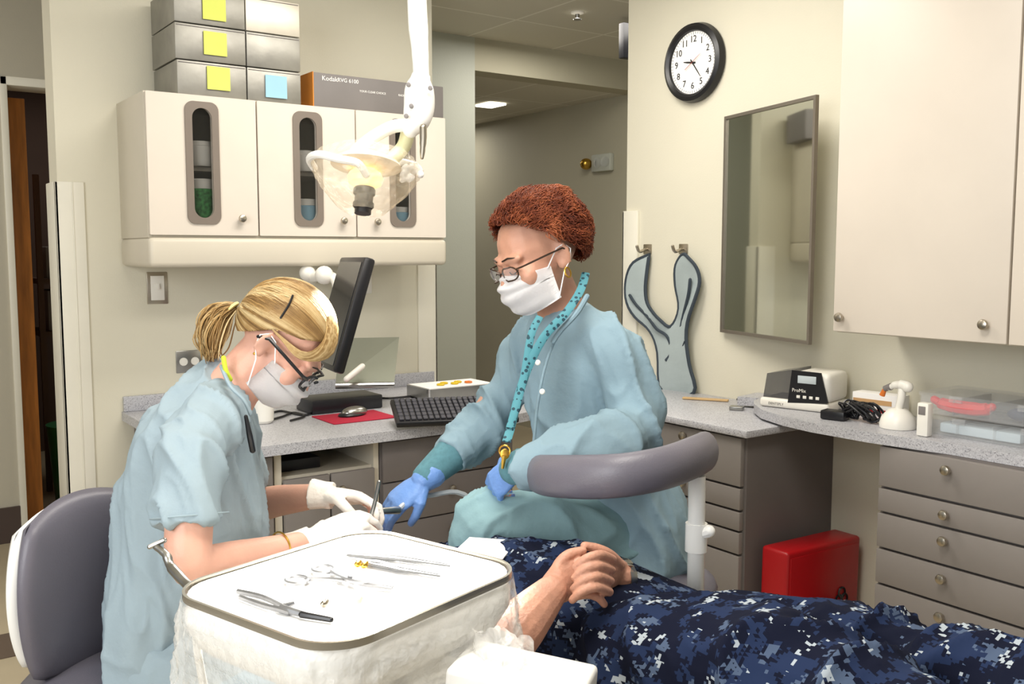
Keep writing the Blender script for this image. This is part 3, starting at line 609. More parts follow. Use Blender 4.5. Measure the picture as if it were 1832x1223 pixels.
for j in range(34):
    h=-.025+.125*j/33; R_=.118*(1-max(0,(h-.0))/.115)**.5 if h>0 else .118-.02*abs(h)/.03
    R_=max(R_,.03); row=[]
    for k in range(110):
        a=2*math.pi*k/110; q3=V((math.cos(a)*2.5,math.sin(a)*2.5,h*20)); rr=R_*(1+.07*noise.noise(q3)+.05*max(0,1-4*abs(noise.noise(q3*2.2)))+.02*math.sin(a*14+h*30+4*noise.noise(V((math.cos(a)*2,math.sin(a)*2,0)))))
        row.append(b.verts.new(lc+ax_*h+u_*rr*math.cos(a)+w_*rr*math.sin(a)))
    vr.append(row)
for p_,q_ in zip(vr,vr[1:]):
    for k in range(110): b.faces.new((p_[k],p_[(k+1)%110],q_[(k+1)%110],q_[k]))
O('plastic_wrap',b,film,t,ang=0)
b=B()
for k in range(9): ell(b,C(735+random.uniform(-14,18),312+random.uniform(-16,12),2.1+random.uniform(-.02,.02)),V((.012,0,.003)),V((0,.01,0)),V((.002,0,.009)),8,6)
O('wrap_knot',remesh(b,.004,2),wrap,t,ang=0)
# ---------- delivery tray unit
ZT=.9
e1=(fw*.79+rt*.61).normalized(); e2=(fw*-.61+rt*.79).normalized(); tc0=V((0,0,ZT))+fw*1.358+rt*(-.232)
def TF(zb): return lambda u,v,w:tc0+e1*u+e2*v+zz*(zb-ZT+w)
t=T('delivery_unit','white dental delivery unit carrying the instrument tray, wrapped in plastic','dental unit',(tc0.x,tc0.y,.6))
def rloft(b,lst,n=8):
    rings=[[b.verts.new(TF(z)(u,v,0)) for u,v in rrect(0,0,w,h,rr,n)] for w,h,z,rr in lst]
    m=len(rings[0])
    for p_,q_ in zip(rings,rings[1:]):
        for k in range(m): b.faces.new((p_[k],p_[(k+1)%m],q_[(k+1)%m],q_[k]))
    b.faces.new(rings[0][::-1]); b.faces.new(rings[-1])
b=B(); rloft(b,[(.24,.22,.795,.06),(.31,.27,.80,.07),(.37,.33,.822,.08),(.398,.358,.85,.085),(.396,.356,.874,.08),(.38,.34,.888,.075)]); O('unit_body',b,whiteg,t)
b=B(); prism(b,[rrect(.10,.10,.12,.18,.04)],TF(.70),.105); prism(b,[rrect(-.04,.02,.12,.12,.04)],TF(.55),.26); O('underside_arm',b,whiteg,t)
cb=C(945,1228,1.3)
b=B(); box(b,(-.10,-.06,-.10),(.085,.05,.03),.008,3,mt=fr(cb,D(.93,-.08,-.3),D(.3,.0,.9))); O('control_box',b,whiteg,t)
b=B(); tube(b,[TF(.58)(-.04,.02,0),TF(.2)(-.2,.3,0)],.035,16); g0=TF(.2)(-.2,.3,0); tube(b,[g0,V((g0.x,g0.y,.0))],.04,16); lathe(b,V((g0.x,g0.y,0)),zz,[(.2,0),(.2,.02),(.06,.05)]); O('support_post',b,whiteg,t)
def crk(q): return max(0,1-3.2*abs(noise.noise(q)))**2
b=B(); lv=[]; NN=30
for j in range(NN):
    s=j/(NN-1); row=[]; base=rrect(0,0,.408+.02*s,.363+.02*s,.085,40)
    for k,(u,v) in enumerate(base):
        n_=V((u,v)).normalized(); q3=V((n_.x*3,n_.y*3,s*.8))
        off=.018*s*(noise.noise(q3*2.4)*2+.4*noise.noise(q3*5))+.02*s*max(0,n_.x)+.007*min(1,s*6)*crk(q3*2.6+V((0,0,s*2)))+.004*min(1,s*6)*crk(q3*6+V((3,1,s*3))); z=ZT-.010-(.16+.10*noise.noise(V((n_.x*2,n_.y*2,5)))+.07*max(0,n_.y+n_.x))*s
        row.append(b.verts.new(TF(z)(u+n_.x*off,v+n_.y*off,0)))
    lv.append(row)
for p_,q_ in zip(lv,lv[1:]):
    m=len(p_)
    for k in range(m): b.faces.new((p_[k],p_[(k+1)%m],q_[(k+1)%m],q_[k]))
O('plastic_cover',b,wrap,t,ang=0)
b=B(); g_=[]
for i in range(50):
    row=[]
    for j in range(36):
        u=i/49; v=j/35; q=C(750+205*u,1095+45*u+120*v,1.36-.06*u); q=q+zz*(.018*noise.noise(V((u*5,v*3,2))))+fw*(.035*noise.noise(V((u*6,v*3,8)))-.012*crk(V((u*7,v*4,1)))-.05*v)
        row.append(b.verts.new(q))
    g_.append(row)
for i in range(49):
    for j in range(35): b.faces.new((g_[i][j],g_[i+1][j],g_[i+1][j+1],g_[i][j+1]))
O('bunched_film',b,wrap,t,ang=0)
t=T('bracket_tray','rounded steel instrument tray with white paper liner on delivery unit','tray',(tc0.x,tc0.y,.889))
b=B(); prism(b,[rrect(0,0,.375,.335,.06)],TF(.889),.003)
prism(b,[rrect(0,0,.396,.352,.07,10),rrect(0,0,.388,.344,.066,10)],TF(.889),.010); O('tray_rim',b,mat('pale_tray','#aaa497',.25,.7),t)
b=B(); prism(b,[rrect(0,0,.382,.338,.064)],TF(.893),.0015); O('paper_liner',b,paper,t)
ZI=.8965
def I(px,py,dz=.003): return onZ(px,py,ZI+dz)
t=T('hemostat','steel locking hemostat with two finger rings on the tray paper','hemostat',I(610,1035))
def ring(b,c,r,th=.0022):
    tube(b,[c+V((r*math.cos(a),r*1.15*math.sin(a),0)) for a in [k*math.pi/9 for k in range(18)]],th,6,closed=True)
b=B(); r1=I(531,1037); r2=I(578,1018)
ring(b,r1,.0155,.003); wtube(b,[r1+(I(560,1035)-r1)*.6,I(590,1036),I(625,1040,.005),I(665,1047,.005),I(700,1052)],[.0035]*12+[.0035,.004,.004,.0035,.003,.003,.0025,.0025,.002],n=5,seg=6); O('shank',b,steeld,t)
b=B(); ring(b,r2,.0155,.003); wtube(b,[r2+(I(600,1025)-r2)*.6,I(602,1029),I(628,1039,.008),I(665,1044,.006),I(702,1049)],[.0035]*12+[.0035,.004,.004,.0035,.003,.003,.0025,.0025,.002],n=5,seg=6); O('shank',b,steeld,t)
b=B(); lathe(b,I(628,1040,.002),zz,[(.005,0),(.005,.009),(.003,.01)],12); O('pivot',b,steeld,t)
def tweez(name,label,A_,B_,C_):
    t=T(name,label,'tweezers',I(*A_)); a,c,e=I(*A_),I(*B_),I(*C_)
    for s in (0,1):
        b=B(); off=V((.004,.016,0))*s; tube(b,[a,a*.5+(c+off)*.5+zz*.002*s,c+off,e+off*.4],[(.006,.003),(.007,.003),(.0055,.0022),(.0016,.0014)],6,side=zz.cross(e-a).normalized()); O('arm',b,steeld,t)
tweez('tweezers','pair of steel tweezers with bent tip, rear of the tray',(622,992),(720,1000),(806,1012))
tweez('tweezers','pair of steel tweezers crossing under the rear pair',(640,1003),(715,1019),(788,1030))
t=T('dental_pliers','steel dental pliers with black tipped handle at front of tray','pliers',I(500,1085))
b=B(); wtube(b,[I(426,1058),I(470,1068),I(508,1086,.004),I(520,1092)],[(.0042,.003)]*16,seg=6); O('handle',b,steeld,t)
b=B(); wtube(b,[I(430,1068),I(468,1082),I(500,1090,.004),I(515,1095)],[(.0042,.003)]*16,seg=6); O('handle',b,steeld,t)
b=B(); tube(b,[I(505,1086),I(527,1078,.008)],[.005,.0025],8); O('jaw',b,steeld,t)
b=B(); tube(b,[I(503,1088,.004),I(545,1099,.004)],[.006,.004],8); O('jaw',b,steeld,t)
b=B(); tube(b,[I(540,1099,.004),I(592,1108,.003)],[.0045,.0035],8,rnd=True); O('black_tip',b,black,t)
for px,py,m,l in ((580,1080,nick,'shiny steel dental crown on tray beside pliers'),(641,1075,tooth,'cream coloured tooth crown on the tray'),(640,1009,brass,'first small brass clip near the tweezers'),(652,1011,brass,'second small brass clip near the tweezers')):
    b=B(); p=I(px,py,.005); ell(b,p,V((.006,.001,0)),V((-.001,.005,0)),V((0,0,.005)),10,7); ell(b,p+V((.004,.002,.002)),V((.004,0,0)),V((0,.004,0)),V((0,0,.004)),8,6); O('tooth_crown' if m!=brass else 'brass_clip',remesh(b,.0012,1),m,label=l,cat='dental crown' if m!=brass else 'clip')
t=T('air_syringe','steel air water syringe hanging at left side of tray','syringe',C(330,1040,1.45))
b=B(); wtube(b,[C(280,978,1.5),C(297,992,1.49),C(305,1012,1.48),C(322,1032,1.46),C(342,1052,1.44)],[.0055,.006,.007,.0065,.008,.008,.0075,.009],seg=12); O('handle',b,steel,t)
b=B(); tube(b,[C(268,978,1.5),C(294,966,1.5)],.004,8,rnd=True); O('nozzle',b,steel,t)
b=B(); wtube(b,[C(340,1052,1.44),C(348,1100,1.42),C(356,1180,1.42),C(380,1300,1.42)],.006,seg=8); O('hose',b,white,t)
# ---------- people helpers
def headgeo(bm,c,f,u,s=1):
    f=f.normalized(); u=(u-f*f.dot(u)).normalized(); r=f.cross(u)
    def L(x,y,z): return c+(r*x+f*y+u*z)*s
    def E(x,y,z,a,b_,d): ell(bm,L(x,y,z),r*a*s,f*b_*s,u*d*s)
    E(0,-.012,.03,.075,.095,.086); E(0,.022,-.028,.063,.066,.08); E(0,.03,-.072,.05,.05,.036); E(0,.066,-.092,.021,.019,.017)
    tube(bm,[L(0,.08,.008),L(0,.094,-.012),L(0,.102,-.03)],[.008*s,.009*s,.012*s],10,rnd=True)
    for k in (-1,1):
        E(k*.012,.093,-.034,.009,.01,.008); E(k*.036,.06,-.025,.026,.024,.026)
        E(k*.03,.075,.0,.016,.013,.011); tube(bm,[L(k*.012,.086,.02),L(k*.045,.074,.022)],.009*s,8,rnd=True)
        e=(r*k*.5-f*.6).normalized(); ell(bm,L(k*.079,-.012,-.006),e*.02*s,r*.007*s,u*.03*s,12,8); ell(bm,L(k*.077,-.004,-.026),e*.01*s,r*.007*s,u*.012*s,10,6)
    E(0,.083,-.056,.024,.012,.006); E(0,.081,-.067,.021,.012,.007)
    return L
def lashes(parent,L,m):
    for k in (-1,1):
        b=B(); tube(b,[L(k*.016,.0885,-.003),L(k*.024,.0905,-.008),L(k*.034,.0885,-.008),L(k*.043,.082,-.002)],.0013,5); O('eyelashes',b,black,parent)
        b=B(); tube(b,[L(k*.012,.095,.024),L(k*.03,.090,.028),L(k*.047,.078,.024)],[.0018,.0022,.0008],6); O('eyebrow',b,m,parent)
def maskgeo(L):
    b=B(); rows=[]; n=20; m=24
    pr=[(.0,.098,-.006),(.35,.117,-.03),(.6,.118,-.055),(.85,.104,-.09),(1,.078,-.108)]
    for j in range(m+1):
        v=j/m
        for a_,c_ in zip(pr,pr[1:]):
            if a_[0]<=v<=c_[0]+1e-9: k=(v-a_[0])/(c_[0]-a_[0]); y=a_[1]+(c_[1]-a_[1])*k; z=a_[2]+(c_[2]-a_[2])*k; break
        row=[]
        for i in range(n+1):
            u=-1+2*i/n; yy=y-(y-.022)*abs(u)**2.2+.004*math.sin(v*math.pi*7)*(1-abs(u)); zz2=z+(.0 if v>.5 else -.012*abs(u)*(1-v))+.018*abs(u)**2*v
            row.append(b.verts.new(L(u*.0735*(1-.04*v),yy,zz2)))
        rows.append(row)
    for p_,q_ in zip(rows,rows[1:]):
        for i in range(n): b.faces.new((p_[i],p_[i+1],q_[i+1],q_[i]))
    bmesh.ops.solidify(b,geom=b.faces[:],thickness=.0015); return b
def maskon(parent,L):
    O('face_mask',maskgeo(L),maskm,parent,ang=0)
    for k in (-1,1):
        b=B(); tube(b,[L(k*.072,.03,-.02),L(k*.083,.0,.012),L(k*.085,-.02,.015),L(k*.088,-.03,.0),L(k*.086,-.022,-.02),L(k*.082,-.0,-.04),L(k*.07,.028,-.09)],.0014,5); O('ear_loop',b,maskm,parent)
def glasses(parent,L,m,w=.024,h=.016,th=.0022,arm=.003):
    g=B()
    for k in (-1,1):
        tube(g,[L(k*.031+w*math.cos(a),.106-.006*abs(math.cos(a)*1) - (.008 if k*math.cos(a)>0 else 0),-.004+h*math.sin(a)) for a in [q*math.pi/10 for q in range(20)]],th,6,closed=True)
        tube(g,[L(k*.055,.094,.004),L(k*.072,.085,.006),L(k*.083,.03,.008),L(k*.087,-.012,.008),L(k*.086,-.03,-.006)],arm,6,rnd=True)
    tube(g,[L(-.008,.108,0),L(0,.11,.003),L(.008,.108,0)],th,6); o=O('eyeglasses',g,m,parent)
    for k in (-1,1):
        g=B(); prism(g,[[(w*math.cos(a),h*math.sin(a)) for a in [q*math.pi/10 for q in range(20)]]],lambda u,v,w_:L(k*.031+u,.102+w_-(.006 if k*u>0 else 0),-.004+v),.001); O('lens',g,lensm,o)
def handgeo(bm,w,f,n,t,s=1,curl=(30,35,40,45),thumb=.5,spread=.04,g=0):
    f=V(f).normalized(); n=V(n); n=(n-f*f.dot(n)).normalized(); t=V(t); t=(t-f*f.dot(t)-n*n.dot(t)).normalized()
    loft(bm,[(w+f*x*s,t*(a+g)*s,n*(b_+g)*s) for x,a,b_ in ((-.012,.024,.018),(.01,.028,.019),(.04,.038,.018),(.07,.041,.0155),(.09,.038,.012),(.098,.03,.007))],18)
    for i,(o,fo,ln) in enumerate(((.030,.088,.95),(.010,.094,1.05),(-.011,.09,1.0),(-.030,.08,.8))):
        p=w+(t*o+f*fo)*s; pts=[p-f*.02*s,p]; ang=0
        dv=(f+t*(o*spread/.03)).normalized()
        for l_,k in ((.043,.55),(.027,1.0),(.021,.65)):
            ang+=math.radians(curl[i])*k; p=p+(dv*math.cos(ang)+n*math.sin(ang))*l_*ln*s; pts.append(p)
        tube(bm,pts,[(.0090+g)*s,(.0092+g)*s,(.0086+g)*s,(.0078+g)*s,(.0062+g)*s],10,rnd=True)
    p=w+(f*.02+t*.022+n*.006)*s; pts=[p]
    for d_,l_ in (((f*.75+t*.7+n*.2),.035),((f*1+t*(.6-thumb)+n*(.2+thumb)),.034),((f*1+t*(.3-thumb)+n*(.2+thumb)),.026)):
        p=p+V(d_).normalized()*l_*s; pts.append(p)
    tube(bm,pts,[(.015+g)*s,(.0125+g)*s,(.0108+g)*s,(.0085+g)*s],10,rnd=True)
def haircap(bm,L,cen,rad,cond,lay,tone=.35,k=1.0,seg=40,rn=28):
    P_={}
    for i in range(rn+1):
        for j in range(seg):
            th=math.pi*i/rn; ph=2*math.pi*j/seg; d=V((math.sin(th)*math.cos(ph),math.sin(th)*math.sin(ph),math.cos(th)))
            if cond(d): P_[i,j]=bm.verts.new(L(*(cen[q]+d[q]*rad[q]*k for q in range(3)))); P_[i,j][lay]=tone
    for i in range(rn):
        for j in range(seg):
            ks=[(i,j),(i+1,j),(i+1,(j+1)%seg),(i,(j+1)%seg)]
            if all(q in P_ for q in ks):
                try: bm.faces.new([P_[q] for q in ks])
                except ValueError: pass
def lock(bm,L,cen,rad,dirs,offs,w,tone,lay,n=5,seg=5):
    D_=[V(d).normalized() for d in dirs]; pts=[]
    S_=spl([tuple(d)+(o,) for d,o in zip(D_,offs)],n)
    for s in S_:
        d=V(s[:3]).normalized(); pts.append(L(*(cen[q]+d[q]*rad[q]*s[3] for q in range(3))))
    m=len(pts); rr=[w*(.3+.7*math.sin(math.pi*min(1,(i+1)/(m)*.9+.1))) for i in range(m)]
    tube(bm,pts,rr,seg,tone=tone,lay=lay)
def torso(bm,R,fa,sa,gap=0,n=5):
    S_=spl(R,n); pts=[C(*s[:3]) for s in S_]; rg=[]
    for i,s in enumerate(S_):
        tg=(pts[min(i+1,len(pts)-1)]-pts[max(i-1,0)]).normalized(); sv=(sa-tg*tg.dot(sa)).normalized(); fv=tg.cross(sv).normalized()
        rg.append((pts[i],fv*(s[3]+gap),sv*(s[4]+gap)))
    return loft(bm,rg)
# ---------- person A
pA=T('person','blonde person in light blue scrubs, mask and glasses leaning in with white gloves','person',(C(270,1180,2.0).x,C(270,1180,2.0).y,0))
bd=B(); hc=C(503,612,1.97)
LA=headgeo(bd,hc,D(.64,-.77,0),D(.77,.64,0))
limb(bd,[(400,720,1.97,.06),(425,685,1.97,.054),(455,650,1.97,.052),(480,620,1.97,.05)])
fa=D(1,0,0); sa=fw
RA=[(285,1205,2.0,.098,.16),(288,1120,2.0,.105,.155),(335,1000,2.0,.143,.145),(344,900,2.0,.146,.145),(352,820,2.0,.13,.15),(370,750,1.99,.103,.145),(392,695,1.98,.066,.10),(408,670,1.97,.05,.06)]
torso(bd,[(a,b_,c,d-.035,e-.04) for a,b_,c,d,e in RA],fa,sa)
limb(bd,[(352,775,1.84,.052),(338,850,1.77,.046),(338,930,1.73,.043),(346,1010,1.72,.041),(430,1000,1.82,.037),(545,972,1.94,.026)])
limb(bd,[(415,775,2.12,.055),(420,850,2.2,.045),(435,905,2.26,.042),(500,895,2.2,.036),(574,886,2.12,.026)])
w1=C(550,968,1.945); w2=C(580,885,2.115)
h1=(w1,D(.85,.3,.3),D(.2,-.7,.4),D(.3,.5,.6)); h2=(w2,D(.95,-.05,-.1),D(.1,-.9,-.4),D(.2,.2,-.9))
cA=(30,34,40,45); handgeo(bd,*h1,s=.9,curl=cA,thumb=.7); handgeo(bd,*h2,s=.92,curl=(42,46,50,55),thumb=.6)
for dd in (-.09,.09): limb(bd,[(330,1215,2.01+dd,.05),(460,1220,2.03+dd,.055),(600,1222,2.05+dd,.05),(590,1330,2.06+dd,.045),(570,1560,2.07+dd,.035)])
O('body',remesh(bd,.004,5),skinA,pA,ang=0)
sh=B(); torso(sh,RA,fa,sa)
limb(sh,[(386,742,1.90,.066),(364,772,1.83,.066),(346,815,1.775,.063),(338,870,1.745,.061),(340,934,1.735,.066)],rnd='start'); limb(sh,[(400,745,2.08,.065),(420,800,2.15,.062),(425,850,2.2,.06)])
me=remesh(sh,.006,3); disp(me,folds(.015,10,D(-.35,1,0),.35,.3)); O('scrub_top',me,scrub,pA,ang=0)
b=B(); cs=C(340,934,1.735); cd=(C(340,934,1.735)-C(338,870,1.745)).normalized(); cu=cd.orthogonal().normalized(); tube(b,circ(cs-cd*.012,cu,cd.cross(cu),.068,40),.0018,5,closed=True); O('sleeve_hem',b,scrub,pA)
tr_=B()
for dd in (-.1,.1): limb(tr_,[(290,1200,2.0+dd*.8,.09),(420,1208,2.02+dd,.088),(600,1215,2.05+dd,.078),(590,1330,2.06+dd,.07),(570,1530,2.07+dd,.06)])
me=remesh(tr_,.008,5); disp(me,folds(.008,9)); O('trousers',me,scrub,pA,ang=0)
for dd in (-.1,.1):
    q=C(572,1560,2.07+dd); q.z=.05; b=B(); ell(b,q+rt*.06,rt*.13,fw*.045,zz*.05); O('shoe',b,white,pA)
b=B(); wtube(b,[C(400,640,1.90),C(404,662,1.895),C(412,678,1.90)],.005,seg=8); O('undershirt_collar',b,lime,pA)
b=B(); wtube(b,[C(396,655,1.905),C(412,690,1.87),C(436,715,1.87),C(448,740,1.88)],.004,seg=6); O('collar_band',b,scrub,pA)
b=B(); tube(b,[C(440,745,1.855),C(447,780,1.855),C(452,805,1.865)],[.004,.006,.006],8,rnd=True); O('pocket_pen',b,black,pA)
g1=B(); handgeo(g1,*h1,s=.93,curl=cA,thumb=.7,g=.001); dd_=h1[1]; tube(g1,[w1-dd_*.055,w1-dd_*.02,w1+dd_*.01],[.036,.030,.029],16); O('glove',remesh(g1,.003,2),glovew,pA,ang=0)
g1=B(); handgeo(g1,*h2,s=.95,curl=(42,46,50,55),thumb=.6,g=.001); dd_=h2[1]; tube(g1,[w2-dd_*.03,w2,w2+dd_*.02],[.035,.030,.03],16); O('glove',remesh(g1,.003,2),glovew,pA,ang=0)
b=B(); cw=C(502,982,1.90); dx=(C(545,972,1.94)-C(430,1000,1.83)).normalized(); u1=dx.orthogonal().normalized(); u2=dx.cross(u1); tube(b,circ(cw,u1,u2,.034,24),.002,6,closed=True); O('bracelet',b,brass,pA)
lashes(pA,LA,brown); maskon(pA,LA); glasses(pA,LA,black,.026,.018,.003,.0038)
b=B(); sph(b,LA(.082,-.01,-.035),.003); O('earring',b,brass,pA)
hb=B(); lay=hb.verts.layers.float.new('tone'); cen=(0,-.014,.028); rad=(.083,.103,.098)
cond=lambda d:(d.y-1.0*d.z)<.1 and not (abs(d.x)>.8 and d.z<-.1 and d.y>-.25)
haircap(hb,LA,cen,rad,cond,lay,.5,1.012)
keys=[(.5,-.6,-.8),(.9,-.35,-.45),(1,-.02,.05),(.9,.4,.25),(.5,.75,.55),(0,.8,.7)]; keys=keys+[(-k[0],k[1],k[2]) for k in keys[-2::-1]]
tie=V((0,-.97,-.42))
def tn(q,a=.5): return min(1,max(0,.55+.8*noise.noise(V(q)*6)+random.uniform(-.14,.14)))
for i in range(3600):
    s=random.random()*(len(keys)-1); k=int(s); k=min(k,len(keys)-2); q=V(keys[k]).lerp(V(keys[k+1]),s-k).normalized(); st=q.lerp(tie.normalized(),random.random()**1.5*.55).normalized()
    md=(st*1.05+tie.normalized()*.95+V((0,0,.28*max(0,1-abs(q.x))))).normalized(); o=1.005+random.random()*.014+.010*noise.noise(q*5)
    lock(hb,LA,cen,rad,[st,st.lerp(md,.5),md,tie+V((random.gauss(0,.05),0,random.gauss(0,.05)))],[o,o+.02,o+.018,o],.0013,tn(q*1.5),lay,4,3)
for i in range(1100):
    x=random.uniform(-.1,.4); st=V((x,.25,.95)); a_=random.uniform(.0,.3)
    lock(hb,LA,cen,rad,[st,(x+.25,.7+a_*.3,.65-a_),(.8,.65,.15-a_*.6),(.98,.18,.02-a_*.2),(.9,-.3,-.05)],[1.02,1.05+a_*.12,1.06+a_*.08,1.035,1.0],.0014,tn((x*3,a_*3,.4))*.8+.2,lay,4,3)
tp=LA(0,-.118,-.03); tq=C(425,562,1.97)
for i in range(1300):
    j=lambda s:V((random.gauss(0,s),random.gauss(0,s),random.gauss(0,s)))
    jj=j(.0095)
    e=tp+C(388,642,1.97)-tq+j(.005)+jj*.5; m_=tp+(C(400,576,1.97)-tq)+jj; m2=tp+(C(386,608,1.97)-tq)+jj*1.15+j(.0015)
    S_=spl([tuple(tp+jj*.4),tuple(m_),tuple(m2),tuple(e)],4); tube(hb,[V(q) for q in S_],[.0008+.0009*math.sin(math.pi*k/len(S_)) for k in range(len(S_))],3,tone=tn(jj*30),lay=lay)
O('hair',hb,blonde,pA,ang=0)
b=B(); tube(b,circ(tp,LA(1,0,0)-LA(0,0,0),LA(0,0,1)-LA(0,0,0),.013,16),.004,6,closed=True); O('hair_tie',b,mat('straw_tie','#e8d890',.5),pA)
b=B(); wtube(b,[LA(.064,-.05,.094),LA(.074,-.04,.078),LA(.085,-.03,.052)],.0022); O('hair_clip',b,black,pA)
# ---------- person B
pB=T('person','auburn haired person in blue jacket, mask and blue gloves seated across the patient','person',(C(1100,1000,2.2).x,C(1100,1000,2.2).y,0))
bd=B(); hB=C(962,458,2.1); LB=headgeo(bd,hB,D(-.78,-.36,-.48),D(-.3,.95,-.1))
limb(bd,[(1012,590,2.17,.06),(1002,550,2.16,.054),(985,510,2.15,.053),(975,480,2.13,.053)])
sb=D(.65,0,-.75); fb=D(-.75,0,-.65)
RB=[(1122,1035,2.24,.125,.15),(1114,985,2.24,.14,.165),(1092,880,2.24,.135,.16),(1058,780,2.24,.12,.145),(1036,690,2.22,.112,.145),(1026,630,2.2,.098,.155),(1018,585,2.18,.075,.13),(1010,545,2.17,.055,.065)]
torso(bd,[(a,b_,c,d-.035,e-.04) for a,b_,c,d,e in RB],fb,sb)
limb(bd,[(1090,625,2.10,.038),(1125,700,2.08,.04),(1132,785,2.03,.038),(1050,815,1.97,.033),(925,838,1.97,.027)])
limb(bd,[(970,630,2.26,.036),(915,680,2.3,.036),(880,725,2.3,.036),(838,785,2.28,.034),(770,848,2.2,.027)])
wl=C(926,832,1.97); wr=C(758,858,2.19)
hl=(wl,D(-.62,-.62,.35),D(.4,-.4,.7),D(-.5,.5,-.2)); hr=(wr,D(-.72,-.55,-.3),D(.2,-.6,.4),D(-.5,.3,-.6))
cl=(60,65,70,70); cr=(26,34,42,48)
handgeo(bd,*hl,s=.78,curl=cl); handgeo(bd,*hr,s=.88,curl=cr,thumb=.6)
for P_ in ([(1110,970,2.16,.08),(960,955,2.06,.06),(860,955,2.03,.05),(858,1100,2.08,.045),(850,1400,2.2,.035)],[(1100,965,2.3,.08),(1000,955,2.3,.06),(905,955,2.3,.05),(890,1100,2.3,.045),(890,1400,2.35,.035)]): limb(bd,P_)
O('body',remesh(bd,.0045,5),skinB,pB,ang=0)
sh=B(); torso(sh,RB,fb,sb)
limb(sh,[(1056,598,2.14,.060),(1094,626,2.09,.060),(1124,700,2.08,.060),(1132,768,2.04,.062),(1075,798,1.97,.057),(985,820,1.94,.05),(925,836,1.95,.043)],rnd='start')
limb(sh,[(970,605,2.25,.066),(935,650,2.29,.060),(898,715,2.3,.056),(858,772,2.28,.054),(805,816,2.23,.047)],rnd='start')
limb(sh,[(1125,870,2.18,.11),(1150,930,2.17,.112),(1154,1000,2.15,.095)])
me=remesh(sh,.006,3); disp(me,folds(.017,9,D(-.4,1,0),.4,.3)); O('jacket',me,coatm,pB,ang=0)
b=B(); tube(b,[C(814,808,2.24),C(788,830,2.22),C(762,853,2.195)],[.043,.038,.032],20,rnd=True); O('knit_cuff',b,cuffm,pB); b=B(); tube(b,[C(935,834,1.95),C(922,838,1.96)],[.038,.034],20,rnd=True); O('knit_cuff',b,cuffm,pB)
tr_=B()
for P_ in ([(1110,975,2.18,.11),(960,945,2.06,.082),(862,945,2.03,.07),(860,1060,2.08,.068),(850,1380,2.2,.06)],[(1100,965,2.3,.11),(1000,955,2.3,.085),(905,950,2.3,.07),(890,1060,2.3,.068),(890,1380,2.35,.06)]): limb(tr_,P_)
me=remesh(tr_,.006,4); disp(me,folds(.013,9,D(.9,.3,.4),.5,.3)); O('trousers',me,pantm,pB,ang=0)
for q in (C(850,1400,2.2),C(890,1400,2.35)): q.z=.05; b=B(); ell(b,q+D(-1,0,-.5)*.06,D(-1,0,-.5)*.13,D(.5,0,-1)*.045,zz*.05); O('shoe',b,white,pB)
g1=B(); handgeo(g1,*hl,s=.81,curl=cl,g=.001); O('glove',remesh(g1,.003,2),gloveb,pB,ang=0)
g1=B(); handgeo(g1,*hr,s=.91,curl=cr,thumb=.6,g=.001); tube(g1,[C(773,848,2.2),wr],[.033,.029],16,rnd=True); O('glove',remesh(g1,.003,2),gloveb,pB,ang=0)
lashes(pB,LB,brown); maskon(pB,LB); glasses(pB,LB,mat('bronze_frame','#4a3a30',.3,.6),.025,.015,.0018,.002)
for k in (-1,1): b=B(); tube(b,[LB(k*.084,-.006+.007*math.cos(a),-.045+.011*math.sin(a)) for a in [q*math.pi/6 for q in range(12)]],.002,6,closed=True); O('earring',b,brass,pB)
hb=B(); lay=hb.verts.layers.float.new('tone'); cen=(0,-.022,.034); rad=(.089,.109,.098)
cond=lambda d:(d.y-1.05*d.z)<.14 and not (abs(d.x)>.7 and d.z<-.35 and d.y>-.2)
haircap(hb,LB,cen,rad,cond,lay,.5,1.05)
n_=0
while n_<8500:
    d=V((random.gauss(0,1),random.gauss(0,1),random.gauss(0,1))).normalized()
    if not cond(d): continue
    n_+=1; cl_=noise.noise_vector(d*2.2)
    flow=V((.25*d.x,-.5,-.10 if d.z>.3 else -.45))+cl_*.7
    g_v=noise.noise(d*3.0)
    o=1.05+.06*g_v+random.random()*.03
    d2=(d+flow*.14+V((random.gauss(0,.035),random.gauss(0,.035),random.gauss(0,.035)))).normalized(); d3=(d+flow*.28+V((random.gauss(0,.06),random.gauss(0,.04),random.gauss(0,.06)))).normalized()
    lock(hb,LB,cen,rad,[d,d2,d3],[o-.02,o+.055+.04*g_v,o+.05+random.random()*.08],.0011,min(1,max(0,.5+.5*g_v+.3*noise.noise(d*9)+random.uniform(-.2,.2))),lay,3,3)
O('hair',hb,auburn,pB,ang=0)
b=B(); lp=[(1048,488,2.1),(1038,520,2.06),(1012,560,2.02),(975,600,2.01),(948,650,2.01),(930,700,2.0),(915,760,1.97),(906,790,1.94)]
S_=spl([tuple(map(float,q)) for q in lp],5); tube(b,[C(*q) for q in S_],[(.009,.002)]*len(S_),8,side=rt); O('lanyard',b,teal,pB)
b=B(); S_=spl([(966.,566.,2.04),(950.,600.,2.02),(936.,680.,2.0),(912.,765.,1.96)],5); tube(b,[C(*q) for q in S_],[(.008,.002)]*len(S_),8,side=rt); O('lanyard',b,teal,pB)
b=B(); c=C(903,806,1.92); tube(b,circ(c,rt,zz,.011),.002,6,closed=True); tube(b,[C(902,815,1.92),C(899,838,1.92)],[.006,.003],6); ell(b,C(903,812,1.92),rt*.01,fw*.002,zz*.011); O('key',b,brass,pB)
b=B(); wtube(b,[C(1000,592,2.05),C(978,645,2.03),C(962,720,2.03),C(955,790,2.02)],.0035); O('jacket_placket',b,coatm,pB)
b=B(); wtube(b,[C(1050,530,2.04),C(1032,560,2.03),C(1004,590,2.03),C(990,610,2.03)],.006); O('collar_band',b,coatm,pB)
